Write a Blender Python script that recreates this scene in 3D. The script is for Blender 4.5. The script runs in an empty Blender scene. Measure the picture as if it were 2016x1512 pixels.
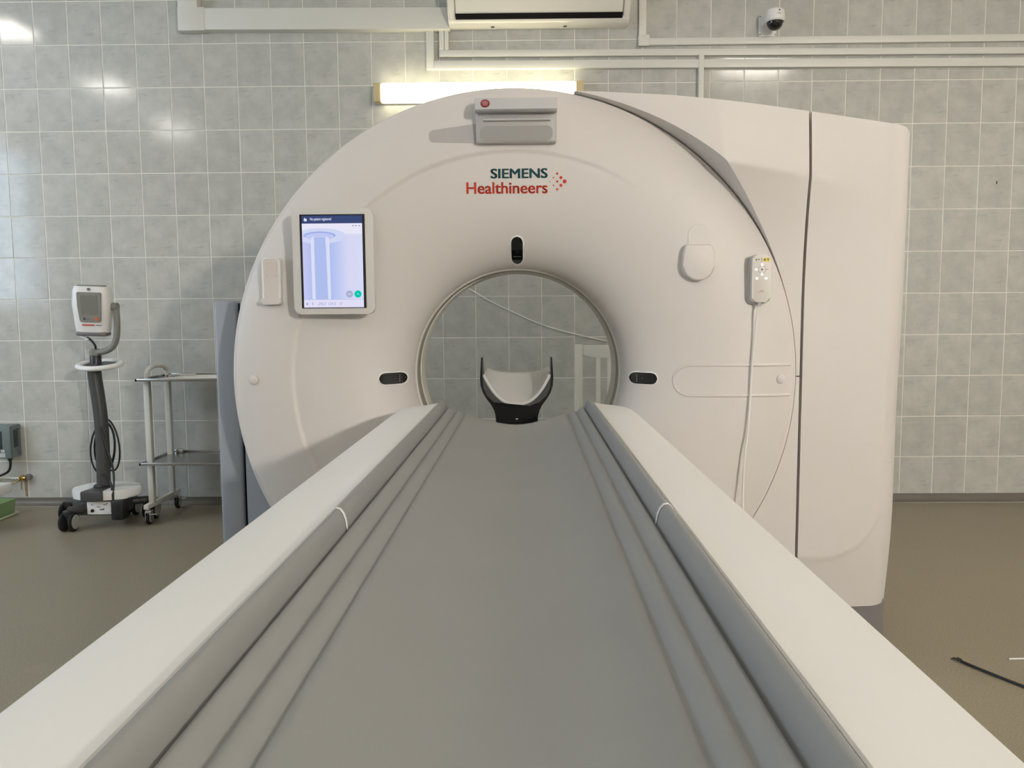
import bpy, bmesh, math, random
from mathutils import Vector, Matrix
random.seed(7)
S = bpy.context.scene
COL = S.collection
PI = math.pi

# ------------------------------------------------------------------ camera
CAM = Vector((0.0, 0.0, 1.182))
YAW, PITCH, ROLL = -0.01036, -0.08923, -0.00712
fw = Vector((math.sin(YAW)*math.cos(PITCH), math.cos(YAW)*math.cos(PITCH), math.sin(PITCH)))
rt = Vector((math.cos(YAW), -math.sin(YAW), 0)); up = rt.cross(fw)
r2 = math.cos(ROLL)*rt + math.sin(ROLL)*up
u2 = math.cos(ROLL)*up - math.sin(ROLL)*rt
cd = bpy.data.cameras.new('camera'); cd.sensor_width = 36; cd.lens = 1550/2016*36
cd.clip_start = 0.02
cam = bpy.data.objects.new('camera', cd); COL.objects.link(cam)
cam.matrix_world = Matrix(((r2.x, u2.x, -fw.x, CAM.x), (r2.y, u2.y, -fw.y, CAM.y), (r2.z, u2.z, -fw.z, CAM.z), (0, 0, 0, 1)))
S.camera = cam

# ------------------------------------------------------------------ world and exposure
W = bpy.data.worlds.new('overcast_sky'); S.world = W; W.use_nodes = True
bg = W.node_tree.nodes['Background']
bg.inputs['Color'].default_value = (0.62, 0.80, 1.0, 1); bg.inputs['Strength'].default_value = 9.0
S.view_settings.view_transform = 'Standard'; S.view_settings.look = 'None'
S.view_settings.exposure = -0.04; S.view_settings.gamma = 1.0; S.view_settings.use_curve_mapping = False
KEY_POWER = 1750.0     # radiance of the work lamp on the wall behind the viewer
LAMP_POWER = 30.0     # radiance of the other ceiling panels
TUBE_POWER = 9.0      # radiance of the wall batten
# room
XL, XR, YB, YW, ZC = -5.4, 5.9, -3.6, 4.8488, 3.42
WIN_Y0, WIN_Y1, WIN_Z0, WIN_Z1 = 0.62, 3.2, 1.25, 3.05
pl = bpy.data.lights.new('window_portal', 'AREA'); pl.shape = 'RECTANGLE'; pl.size = WIN_Z1-WIN_Z0; pl.size_y = WIN_Y1-WIN_Y0
pl.cycles.is_portal = True
po = bpy.data.objects.new('window_portal', pl); COL.objects.link(po)
po.location = (XL-0.02, (WIN_Y0+WIN_Y1)/2, (WIN_Z0+WIN_Z1)/2); po.rotation_euler = (0, -PI/2, 0)

# ------------------------------------------------------------------ materials
MATS = {}
def mat(name, col, rough=0.5, spec=0.5, metal=0.0, coat=0.0, bump=0.0, bscale=400.0, noise=0.0, nscale=6.0):
    m = bpy.data.materials.new(name); m.use_nodes = True; MATS[name] = m
    nt = m.node_tree; b = nt.nodes['Principled BSDF']
    b.inputs['Base Color'].default_value = (*col, 1); b.inputs['Roughness'].default_value = rough
    b.inputs['Specular IOR Level'].default_value = spec; b.inputs['Metallic'].default_value = metal
    b.inputs['Coat Weight'].default_value = coat
    tc = nt.nodes.new('ShaderNodeTexCoord')
    if noise:
        n = nt.nodes.new('ShaderNodeTexNoise'); n.inputs['Scale'].default_value = nscale; n.inputs['Detail'].default_value = 4
        nt.links.new(tc.outputs['Object'], n.inputs['Vector'])
        r = nt.nodes.new('ShaderNodeValToRGB')
        r.color_ramp.elements[0].position = 0.3; r.color_ramp.elements[1].position = 0.7
        r.color_ramp.elements[0].color = (*[c*(1-noise) for c in col], 1)
        r.color_ramp.elements[1].color = (*[min(1, c*(1+noise)) for c in col], 1)
        nt.links.new(n.outputs['Fac'], r.inputs['Fac']); nt.links.new(r.outputs['Color'], b.inputs['Base Color'])
    if bump:
        n2 = nt.nodes.new('ShaderNodeTexNoise'); n2.inputs['Scale'].default_value = bscale; n2.inputs['Detail'].default_value = 2
        nt.links.new(tc.outputs['Object'], n2.inputs['Vector'])
        bm_ = nt.nodes.new('ShaderNodeBump'); bm_.inputs['Strength'].default_value = bump; bm_.inputs['Distance'].default_value = 0.001
        nt.links.new(n2.outputs['Fac'], bm_.inputs['Height']); nt.links.new(bm_.outputs['Normal'], b.inputs['Normal'])
    return m
def emis(name, col, strength=1.0):
    m = bpy.data.materials.new(name); m.use_nodes = True; MATS[name] = m
    nt = m.node_tree; nt.nodes.remove(nt.nodes['Principled BSDF'])
    e = nt.nodes.new('ShaderNodeEmission'); e.inputs['Color'].default_value = (*col, 1); e.inputs['Strength'].default_value = strength
    nt.links.new(e.outputs[0], nt.nodes['Material Output'].inputs[0])
    return m
def srgb(r, g, b):
    f = lambda c: (c/255/12.92) if c/255 <= 0.04045 else ((c/255+0.055)/1.055)**2.4
    return (f(r), f(g), f(b))

M_gantry = mat('gantry_paint', (0.63, 0.60, 0.575), 0.42, 0.4, bump=0.25, bscale=700, noise=0.012, nscale=3)
M_rail = mat('rail_white', (0.78, 0.77, 0.735), 0.35, 0.45)
M_mattress = mat('mattress_vinyl', (0.262, 0.266, 0.258), 0.45, 0.4, bump=0.12, bscale=900, noise=0.02)
M_column = mat('column_grey', (0.30, 0.325, 0.365), 0.45, 0.4, bump=0.2, bscale=700)
M_basegrey = mat('base_grey', (0.17, 0.16, 0.158), 0.5, 0.4)
M_black = mat('black_plastic', (0.012, 0.012, 0.013), 0.35, 0.5)
M_carbon = mat('carbon_black', (0.008, 0.008, 0.009), 0.3, 0.3)
M_gap = mat('seam_black', (0.01, 0.01, 0.01), 0.9, 0.1)
M_glassblack = mat('black_window', (0.006, 0.006, 0.007), 0.06, 0.6)
M_ringgrey = mat('bore_band_grey', (0.27, 0.265, 0.22), 0.4, 0.4)
M_cream = mat('bore_liner_cream', (0.66, 0.64, 0.57), 0.4, 0.4)
M_lightgrey = mat('light_grey_plastic', (0.50, 0.505, 0.51), 0.38, 0.5)
M_boxgrey = mat('box_grey', (0.40, 0.39, 0.385), 0.4, 0.5, noise=0.02)
M_white = mat('white_plastic', (0.78, 0.775, 0.76), 0.35, 0.5)
M_bezel = mat('bezel_white', (0.60, 0.585, 0.56), 0.4, 0.4)
M_red = mat('dark_red', (0.22, 0.02, 0.03), 0.35, 0.5)
M_pinkred = mat('dusty_red', (0.33, 0.14, 0.14), 0.4, 0.5)
M_teal = mat('teal_print', (0.0, 0.055, 0.065), 0.5, 0.3)
M_orange = mat('orange_red_print', (0.50, 0.035, 0.012), 0.5, 0.3)
M_yellow = mat('yellow_print', (0.70, 0.55, 0.03), 0.5, 0.3)
M_dark = mat('dark_grey_paint', (0.055, 0.055, 0.055), 0.42, 0.5)
M_olive = mat('grey_olive_plastic', (0.22, 0.215, 0.19), 0.42, 0.5)
M_steel = mat('brushed_steel', (0.36, 0.36, 0.35), 0.22, 0.5, metal=1.0)
M_chrome = mat('chrome', (0.75, 0.75, 0.75), 0.12, 0.5, metal=1.0)
M_trol = mat('trolley_white', (0.74, 0.73, 0.67), 0.4, 0.5)
M_rubber = mat('rubber', (0.02, 0.02, 0.02), 0.7, 0.2)
M_wheelgrey = mat('wheel_grey', (0.40, 0.41, 0.38), 0.45, 0.4)
M_trunk = mat('trunking_pvc', (0.66, 0.655, 0.60), 0.4, 0.45)
M_ac = mat('ac_plastic', (0.76, 0.74, 0.68), 0.22, 0.5, coat=0.3)
M_teals = mat('pale_teal', (0.45, 0.66, 0.62), 0.3, 0.5)
M_cable = mat('white_cable', (0.75, 0.74, 0.70), 0.45, 0.4)
M_paper = mat('paper', (0.80, 0.76, 0.71), 0.8, 0.2)
M_jbox = mat('junction_grey_green', (0.15, 0.185, 0.185), 0.45, 0.4)
M_jdark = mat('smoked_window', (0.03, 0.045, 0.05), 0.15, 0.5)
M_brass = mat('brass', (0.60, 0.42, 0.14), 0.3, 0.5, metal=1.0)
M_rust = mat('rust_stain', (0.30, 0.20, 0.13), 0.7, 0.2, noise=0.25, nscale=60)
M_green = mat('green_plastic', (0.22, 0.33, 0.15), 0.4, 0.5)
M_greenrim = mat('pale_green_rim', (0.52, 0.60, 0.42), 0.4, 0.5)
M_plaster = mat('painted_plaster', (0.72, 0.71, 0.68), 0.7, 0.2, noise=0.02)
M_ceil = mat('ceiling_white', (0.80, 0.79, 0.77), 0.8, 0.2)
M_grout = mat('grout', (0.78, 0.76, 0.69), 0.85, 0.2)
M_skirt = mat('skirting_vinyl', (0.15, 0.135, 0.11), 0.4, 0.4, noise=0.05)
M_skirtdark = mat('skirting_seam', (0.33, 0.32, 0.29), 0.6, 0.3)
M_cushion = mat('headrest_cushion', (0.60, 0.60, 0.59), 0.45, 0.4)
M_chair = mat('chair_white', (0.70, 0.69, 0.61), 0.45, 0.4)
M_lampend = mat('lamp_end_amber', (0.62, 0.50, 0.28), 0.4, 0.4)
M_tube = emis('tube_glow', (1.0, 0.90, 0.62), TUBE_POWER)
M_lamp = emis('lamp_glow', (1.0, 0.95, 0.88), LAMP_POWER)
M_lamp2 = emis('lamp_glow_bright', (1.0, 0.93, 0.82), LAMP_POWER*1.3)
M_key = emis('panel_glow', (1.0, 0.925, 0.84), KEY_POWER)
M_screyes = mat('monitor_grey_glass', (0.20, 0.195, 0.17), 0.12, 0.5)

def tile_material():
    m = bpy.data.materials.new('glazed_tile'); m.use_nodes = True
    nt = m.node_tree; b = nt.nodes['Principled BSDF']; L = nt.links.new
    uv = nt.nodes.new('ShaderNodeUVMap'); uv.uv_map = 'tile'
    oi = nt.nodes.new('ShaderNodeObjectInfo')
    add = nt.nodes.new('ShaderNodeVectorMath'); add.operation = 'MULTIPLY_ADD'
    comb = nt.nodes.new('ShaderNodeCombineXYZ')
    L(oi.outputs['Random'], comb.inputs['Z'])
    add.inputs[1].default_value = (0.0, 0.0, 0.5)
    L(comb.outputs[0], add.inputs[0]); L(uv.outputs[0], add.inputs[2])
    n1 = nt.nodes.new('ShaderNodeTexNoise'); n1.inputs['Scale'].default_value = 11; n1.inputs['Detail'].default_value = 6; n1.inputs['Roughness'].default_value = 0.62
    L(add.outputs[0], n1.inputs['Vector'])
    ramp = nt.nodes.new('ShaderNodeValToRGB')
    ramp.color_ramp.elements[0].position = 0.34; ramp.color_ramp.elements[0].color = (0.440, 0.440, 0.405, 1)
    ramp.color_ramp.elements[1].position = 0.66; ramp.color_ramp.elements[1].color = (0.525, 0.523, 0.484, 1)
    L(n1.outputs['Fac'], ramp.inputs['Fac'])
    mp = nt.nodes.new('ShaderNodeMapping'); mp.inputs['Rotation'].default_value = (0, 0, 0.75); mp.inputs['Scale'].default_value = (9, 42, 1)
    L(add.outputs[0], mp.inputs['Vector'])
    n2 = nt.nodes.new('ShaderNodeTexNoise'); n2.inputs['Scale'].default_value = 1.0; n2.inputs['Detail'].default_value = 3; n2.inputs['Distortion'].default_value = 0.6
    L(mp.outputs[0], n2.inputs['Vector'])
    r2_ = nt.nodes.new('ShaderNodeValToRGB'); r2_.color_ramp.elements[0].position = 0.60; r2_.color_ramp.elements[1].position = 0.76
    L(n2.outputs['Fac'], r2_.inputs['Fac'])
    mul = nt.nodes.new('ShaderNodeMath'); mul.operation = 'MULTIPLY'; mul.inputs[1].default_value = 0.22
    L(r2_.outputs['Color'], mul.inputs[0])
    mix = nt.nodes.new('ShaderNodeMix'); mix.data_type = 'RGBA'
    L(mul.outputs[0], mix.inputs['Factor']); L(ramp.outputs['Color'], mix.inputs['A']); mix.inputs['B'].default_value = (0.15, 0.16, 0.14, 1)
    hs = nt.nodes.new('ShaderNodeHueSaturation')
    mr = nt.nodes.new('ShaderNodeMapRange'); mr.inputs['To Min'].default_value = 0.96; mr.inputs['To Max'].default_value = 1.04
    L(oi.outputs['Random'], mr.inputs['Value']); L(mr.outputs[0], hs.inputs['Value']); L(mix.outputs['Result'], hs.inputs['Color'])
    L(hs.outputs[0], b.inputs['Base Color'])
    b.inputs['Roughness'].default_value = 0.12; b.inputs['Specular IOR Level'].default_value = 0.5
    nb = nt.nodes.new('ShaderNodeTexNoise'); nb.inputs['Scale'].default_value = 9; nb.inputs['Detail'].default_value = 2
    L(add.outputs[0], nb.inputs['Vector'])
    bu = nt.nodes.new('ShaderNodeBump'); bu.inputs['Strength'].default_value = 0.12; bu.inputs['Distance'].default_value = 0.002
    L(nb.outputs['Fac'], bu.inputs['Height']); L(bu.outputs[0], b.inputs['Normal'])
    return m
M_tile = tile_material()
def floor_material():
    m = bpy.data.materials.new('speckled_vinyl'); m.use_nodes = True
    nt = m.node_tree; b = nt.nodes['Principled BSDF']; L = nt.links.new
    tc = nt.nodes.new('ShaderNodeTexCoord')
    n = nt.nodes.new('ShaderNodeTexNoise'); n.inputs['Scale'].default_value = 260; n.inputs['Detail'].default_value = 3
    L(tc.outputs['Object'], n.inputs['Vector'])
    r = nt.nodes.new('ShaderNodeValToRGB')
    e = r.color_ramp.elements
    e[0].position = 0.30; e[0].color = (0.215, 0.184, 0.130, 1)
    e[1].position = 0.74; e[1].color = (0.46, 0.405, 0.30, 1)
    k = r.color_ramp.elements.new(0.56); k.color = (0.285, 0.246, 0.176, 1)
    L(n.outputs['Fac'], r.inputs['Fac'])
    n2 = nt.nodes.new('ShaderNodeTexNoise'); n2.inputs['Scale'].default_value = 1.3; n2.inputs['Detail'].default_value = 3
    L(tc.outputs['Object'], n2.inputs['Vector'])
    mr = nt.nodes.new('ShaderNodeMapRange'); mr.inputs['To Min'].default_value = 0.93; mr.inputs['To Max'].default_value = 1.07
    L(n2.outputs['Fac'], mr.inputs['Value'])
    hs = nt.nodes.new('ShaderNodeHueSaturation'); L(mr.outputs[0], hs.inputs['Value']); L(r.outputs['Color'], hs.inputs['Color'])
    L(hs.outputs[0], b.inputs['Base Color'])
    b.inputs['Roughness'].default_value = 0.42; b.inputs['Specular IOR Level'].default_value = 0.35
    return m
M_floor = floor_material()
def glass_material():
    m = bpy.data.materials.new('window_glass'); m.use_nodes = True
    nt = m.node_tree; nt.nodes.remove(nt.nodes['Principled BSDF']); L = nt.links.new
    t = nt.nodes.new('ShaderNodeBsdfTransparent'); g = nt.nodes.new('ShaderNodeBsdfGlossy'); g.inputs['Roughness'].default_value = 0.02
    mx = nt.nodes.new('ShaderNodeMixShader'); mx.inputs[0].default_value = 0.07; L(t.outputs[0], mx.inputs[1]); L(g.outputs[0], mx.inputs[2])
    L(mx.outputs[0], nt.nodes['Material Output'].inputs[0]); return m
M_glass = glass_material()

# ------------------------------------------------------------------ mesh helpers
def finish(bm, name, m, parent=None, loc=None, rot=None, smooth=True, angle=35):
    bmesh.ops.recalc_face_normals(bm, faces=bm.faces[:])
    me = bpy.data.meshes.new(name); bm.to_mesh(me); bm.free()
    if smooth:
        for p in me.polygons: p.use_smooth = True
        me.set_sharp_from_angle(angle=math.radians(angle))
    me.materials.append(m)
    o = bpy.data.objects.new(name, me); COL.objects.link(o)
    if parent: o.parent = parent
    if loc is not None: o.location = loc
    if rot is not None: o.rotation_euler = rot
    return o
def tag(o, label=None, cat=None, group=None, kind=None):
    if label: o['label'] = label
    if cat: o['category'] = cat
    if group: o['group'] = group
    if kind: o['kind'] = kind
    return o
def empty(name, loc=(0, 0, 0), rz=0.0):
    o = bpy.data.objects.new(name, None); COL.objects.link(o); o.location = loc; o.rotation_euler = (0, 0, rz)
    o.empty_display_size = 0.1; return o
def box(bm, x0, x1, y0, y1, z0, z1, bev=0.0, seg=2):
    vs = [bm.verts.new((x, y, z)) for x in (x0, x1) for y in (y0, y1) for z in (z0, z1)]
    idx = [(0, 1, 3, 2), (4, 6, 7, 5), (0, 4, 5, 1), (2, 3, 7, 6), (0, 2, 6, 4), (1, 5, 7, 3)]
    fs = [bm.faces.new([vs[i] for i in f]) for f in idx]
    if bev:
        es = list({e for f in fs for e in f.edges})
        bmesh.ops.bevel(bm, geom=es, offset=bev, segments=seg, profile=0.5, affect='EDGES')
    return bm
def bbox(name, m, parent, x0, x1, y0, y1, z0, z1, bev=0.0, seg=2, **k):
    return finish(box(bmesh.new(), x0, x1, y0, y1, z0, z1, bev, seg), name, m, parent, **k)
def cyl(bm, c, axis, r, h, n=24, r2=None):
    c = Vector(c); a = Vector(axis).normalized(); t = a.orthogonal().normalized(); b = a.cross(t)
    r2 = r if r2 is None else r2
    A = [bm.verts.new(c + r*(math.cos(2*PI*i/n)*t + math.sin(2*PI*i/n)*b)) for i in range(n)]
    B = [bm.verts.new(c + a*h + r2*(math.cos(2*PI*i/n)*t + math.sin(2*PI*i/n)*b)) for i in range(n)]
    for i in range(n): bm.faces.new((A[i], A[(i+1) % n], B[(i+1) % n], B[i]))
    bm.faces.new(A[::-1]); bm.faces.new(B); return bm
def lathe(bm, prof, c=(0, 0, 0), axis='Z', n=32):
    rings = []
    for r, h in prof:
        ring = []
        for i in range(n):
            a = 2*PI*i/n; p = (r*math.cos(a), r*math.sin(a), h)
            if axis == 'Y': p = (p[0], p[2], p[1])
            if axis == 'X': p = (p[2], p[0], p[1])
            ring.append(bm.verts.new(Vector(p)+Vector(c)))
        rings.append(ring)
    for a, b in zip(rings, rings[1:]):
        for i in range(n): bm.faces.new((a[i], a[(i+1) % n], b[(i+1) % n], b[i]))
    if prof[0][0] > 1e-5: bm.faces.new(rings[0])
    if prof[-1][0] > 1e-5: bm.faces.new(rings[-1])
    bmesh.ops.remove_doubles(bm, verts=bm.verts[:], dist=1e-6)
    return bm
def catmull(pts, per=6):
    P = [Vector(p) for p in pts]; out = []
    for i in range(len(P)-1):
        p0 = P[max(i-1, 0)]; p1 = P[i]; p2 = P[i+1]; p3 = P[min(i+2, len(P)-1)]
        for k in range(per):
            t = k/per
            out.append(0.5*((2*p1)+(p2-p0)*t+(2*p0-5*p1+4*p2-p3)*t*t+(3*p1-p0-3*p2+p3)*t**3))
    out.append(P[-1]); return out
def tube(bm, pts, r, n=8, smooth=0, ry=None):
    P = catmull(pts, smooth) if smooth else [Vector(p) for p in pts]
    rings = []; nrm = None
    for i, p in enumerate(P):
        t = (P[min(i+1, len(P)-1)] - P[max(i-1, 0)]).normalized()
        if nrm is None: nrm = t.orthogonal().normalized()
        nrm = (nrm - t*nrm.dot(t)).normalized(); b = t.cross(nrm)
        rr = r[i] if isinstance(r, (list, tuple)) else r
        rings.append([bm.verts.new(p + rr*(math.cos(2*PI*k/n)*nrm + math.sin(2*PI*k/n)*b)) for k in range(n)])
    for a, b in zip(rings, rings[1:]):
        for k in range(n): bm.faces.new((a[k], a[(k+1) % n], b[(k+1) % n], b[k]))
    bm.faces.new(rings[0][::-1]); bm.faces.new(rings[-1]); return bm
def prism_xz(bm, pts, y0, y1, bev=0.0, seg=2):
    """outline in the XZ plane, front at y0, back at y1; bevels the front rim"""
    A = [bm.verts.new((x, y0, z)) for x, z in pts]; B = [bm.verts.new((x, y1, z)) for x, z in pts]
    n = len(pts); f = bm.faces.new(A); bm.faces.new(B[::-1])
    for i in range(n): bm.faces.new((A[i], B[i], B[(i+1) % n], A[(i+1) % n]))
    if bev: bmesh.ops.bevel(bm, geom=list(f.edges), offset=bev, segments=seg, profile=0.5, affect='EDGES')
    return bm
def prism_gen(bm, pts, vec, bev=0.0, seg=2):
    A = [bm.verts.new(p) for p in pts]; B = [bm.verts.new(Vector(p)+Vector(vec)) for p in pts]
    n = len(pts); f = bm.faces.new(A); g = bm.faces.new(B[::-1])
    for i in range(n): bm.faces.new((A[i], B[i], B[(i+1) % n], A[(i+1) % n]))
    if bev: bmesh.ops.bevel(bm, geom=list(f.edges)+list(g.edges), offset=bev, segments=seg, profile=0.5, affect='EDGES')
    return bm
def rrect(cx, cz, w, h, r, n=6):
    pts = []
    for (sx, sz, a0) in ((1, 1, 0), (-1, 1, PI/2), (-1, -1, PI), (1, -1, 1.5*PI)):
        for k in range(n+1):
            a = a0 + k*PI/2/n
            pts.append((cx+sx*(w/2-r)+r*math.cos(a), cz+sz*(h/2-r)+r*math.sin(a)))
    return pts
def circle(cx, cz, r, n=24): return [(cx+r*math.cos(2*PI*i/n), cz+r*math.sin(2*PI*i/n)) for i in range(n)]
def grid(bm, nu, nv, f, closed_u=False):
    V = [[bm.verts.new(f(i/(nu if closed_u else nu-1), j/(nv-1))) for j in range(nv)] for i in range(nu)]
    for i in range(nu if closed_u else nu-1):
        for j in range(nv-1):
            bm.faces.new((V[i][j], V[(i+1) % nu][j], V[(i+1) % nu][j+1], V[i][j+1]))
    return V
def smooth(t): t = max(0.0, min(1.0, t)); return t*t*(3-2*t)
def interp(tab, x):
    if x <= tab[0][0]: return tab[0][1]
    for (a, fa), (b, fb) in zip(tab, tab[1:]):
        if x <= b: return fa+(fb-fa)*(x-a)/(b-a) if b > a else fb
    return tab[-1][1]
def text_mesh(s, bold=0.0):
    cu = bpy.data.curves.new('t', 'FONT'); cu.body = s; cu.offset = bold; cu.resolution_u = 4
    o = bpy.data.objects.new('t', cu); COL.objects.link(o)
    dg = bpy.context.evaluated_depsgraph_get(); me = bpy.data.meshes.new_from_object(o.evaluated_get(dg))
    bpy.data.objects.remove(o); bpy.data.curves.remove(cu)
    return me
def lettering(name, s, x0, x1, z0, z1, yf, m, parent, bold=0.0, thick=0.0008):
    """flat print in the XZ plane facing -Y, fitted to the box; yf(x,z) gives the surface depth"""
    me = text_mesh(s, 0.0)
    if bold:
        base = [v.co.copy() for v in me.vertices]; fc = [tuple(p.vertices) for p in me.polygons]; vs, fs = [], []
        for q in (-1, -0.5, 0, 0.5, 1):
            for qz in (-0.4, 0.4):
                o_ = len(vs); vs += [(c.x+q*bold, c.y+qz*bold, 0) for c in base]; fs += [tuple(i+o_ for i in f) for f in fc]
        me = bpy.data.meshes.new(name); me.from_pydata(vs, [], fs); me.update()
    xs = [v.co.x for v in me.vertices]; ys = [v.co.y for v in me.vertices]
    ax, bx_, ay, by = min(xs), max(xs), min(ys), max(ys)
    for v in me.vertices:
        x = x0+(v.co.x-ax)/(bx_-ax)*(x1-x0); z = z0+(v.co.y-ay)/(by-ay)*(z1-z0)
        v.co = (x, yf(x, z)-thick, z)
    me.materials.clear(); me.materials.append(m); me.name = name
    o = bpy.data.objects.new(name, me); COL.objects.link(o); o.parent = parent
    return o

# ------------------------------------------------------------------ room shell
tag(bbox('floor', M_floor, None, XL, XR, YB, YW+0.1, -0.1, 0.0, smooth=False), kind='structure')
tag(bbox('ceiling', M_ceil, None, XL-0.2, XR+0.2, YB-0.2, YW+0.3, ZC, ZC+0.1, smooth=False), kind='structure')
tag(bbox('wall_right', M_plaster, None, XR, XR+0.2, YB, YW+0.3, -0.1, ZC, smooth=False), kind='structure')
tag(bbox('wall_front', M_plaster, None, XL, XR, YB-0.2, YB, -0.1, ZC, smooth=False), kind='structure')
bm = bmesh.new()   # left wall around the window opening
for a in ((YB, WIN_Y0, -0.1, ZC), (WIN_Y1, YW+0.3, -0.1, ZC), (WIN_Y0, WIN_Y1, -0.1, WIN_Z0), (WIN_Y0, WIN_Y1, WIN_Z1, ZC)):
    box(bm, XL-0.2, XL, *a)
tag(finish(bm, 'wall_left', M_plaster, smooth=False), kind='structure')
win = tag(empty('window_1', (XL-0.1, (WIN_Y0+WIN_Y1)/2, WIN_Z0)), kind='structure')
ww = (WIN_Y1-WIN_Y0)/2; wh = WIN_Z1-WIN_Z0
bm = bmesh.new()
for a in ((-ww, -ww+0.07, 0, wh), (ww-0.07, ww, 0, wh), (-ww, ww, 0, 0.07), (-ww, ww, wh-0.07, wh), (-0.04, 0.04, 0, wh)):
    box(bm, -0.03, 0.03, *a)
finish(bm, 'window_frame', M_white, win, smooth=False)
for s in (-1, 1):
    y0, y1 = (-ww+0.07, -0.04) if s < 0 else (0.04, ww-0.07)
    bbox('pane', M_glass, win, -0.004, 0.004, y0, y1, 0.07, wh-0.07, smooth=False)

# tiled wall: grout backing, one object for each tile in view
GX0, GZ0, PX, PZ = -3.09779, 1.61885+1.182, 0.2020, 0.2520
wall = tag(bbox('wall_back', M_grout, None, XL-0.2, XR+0.2, YW+0.0006, YW+0.3, -0.1, ZC, smooth=False), kind='structure')
GAP = 0.0052; TH = 0.0055
def tile_bm(bm, w, hgt, ox=0.0, oz=0.0, oy=0.0, uv0=0.0, uv1=1.0):
    uvl = bm.loops.layers.uv.get('tile') or bm.loops.layers.uv.new('tile')
    b = 0.0016
    B = [bm.verts.new((ox+sx*w/2, oy+TH, oz+sz*hgt/2)) for sx, sz in ((-1, -1), (1, -1), (1, 1), (-1, 1))]
    A = [bm.verts.new((ox+sx*w/2, oy+b, oz+sz*hgt/2)) for sx, sz in ((-1, -1), (1, -1), (1, 1), (-1, 1))]
    Fv = [bm.verts.new((ox+sx*(w/2-b), oy, oz+sz*(hgt/2-b))) for sx, sz in ((-1, -1), (1, -1), (1, 1), (-1, 1))]
    fs = [bm.faces.new(Fv)]
    for i in range(4):
        j = (i+1) % 4
        fs.append(bm.faces.new((A[i], A[j], Fv[j], Fv[i]))); fs.append(bm.faces.new((B[i], B[j], A[j], A[i])))
    for f in fs:
        for l in f.loops:
            l[uvl].uv = ((l.vert.co.x-ox)+0.1, (l.vert.co.z-oz)+0.125)
def tile_mesh(w, hgt):
    bm = bmesh.new(); tile_bm(bm, w, hgt); bmesh.ops.recalc_face_normals(bm, faces=bm.faces[:])
    me = bpy.data.meshes.new('tile'); bm.to_mesh(me); bm.free(); me.materials.append(M_tile); return me
full = tile_mesh(PX-GAP, PZ-GAP)
BZ0 = 0.045                                            # bottom tiles are cut above the skirting
cut_h = (GZ0-10*PZ) - BZ0
cut = tile_mesh(PX-GAP, cut_h-GAP)
SLOPE = 0.0
def hidden(x, z):
    """is the tile wholly behind the scanner as seen from the camera?"""
    allin = True
    for dx in (-.1, 0, .1):
        for dz in (-.125, 0, .125):
            k = 2.6/YW; px = x*0+k*(x+dx); pz = CAM.z+k*(z+dz-CAM.z)
            lx = px+0.013
            disc = (lx+0.01)**2+(pz-0.975)**2 < 0.90**2 and (lx-0.004)**2+(pz-0.981)**2 > 0.36**2
            door = 0.5 < lx < 1.27 and 0.1 < pz < 1.74-0.12*max(0, lx-0.9)
            tab = abs(lx) < 0.8 and pz < 0.8
            if not (disc or door or tab): allin = False
    return allin
stuff = bmesh.new()
for c in range(-12, 46):
    for r in range(-3, 11):
        x = GX0+(c+0.5)*PX
        if x-PX/2 < XL or x+PX/2 > XR: continue
        if r == 10: z = (GZ0-10*PZ+BZ0)/2
        else: z = GZ0-(r+0.5)*PZ
        top = z+PZ/2
        if top > ZC+0.02: continue
        inframe = -1 <= c <= 30 and r >= -1
        if inframe and not hidden(x, z):
            o = bpy.data.objects.new('tile', cut if r == 10 else full); COL.objects.link(o); o.parent = wall
            o.location = (x, YW-0.0015+random.uniform(-.0003, .0003), z)
            o.rotation_euler = (max(-.005, min(.005, random.gauss(0, 0.0026))), 0, max(-.006, min(.006, random.gauss(0, 0.0026))))
        else:
            tile_bm(stuff, PX-GAP, (cut_h if r == 10 else PZ)-GAP, x, z, YW-0.0015)
tag(finish(stuff, 'tile_field', M_tile, wall, smooth=False), kind='stuff')
# coved skirting along the tiled wall
bm = bmesh.new()
prof = [(0.0, 0.0), (-0.045, 0.0), (-0.045, 0.003), (-0.028, 0.006), (-0.016, 0.016), (-0.010, 0.030), (-0.010, 0.048), (0.0, 0.050)]
prism_gen(bm, [(XL, YW+0.004+y, z) for y, z in prof], (XR-XL, 0, 0))
bb = tag(finish(bm, 'baseboard_back', M_skirt, angle=50), kind='structure')
bm = bmesh.new(); box(bm, XL, XR, YW-0.047, YW-0.041, 0.0, 0.0036)
finish(bm, 'seam_strip', M_skirtdark, bb, smooth=False)

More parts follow.
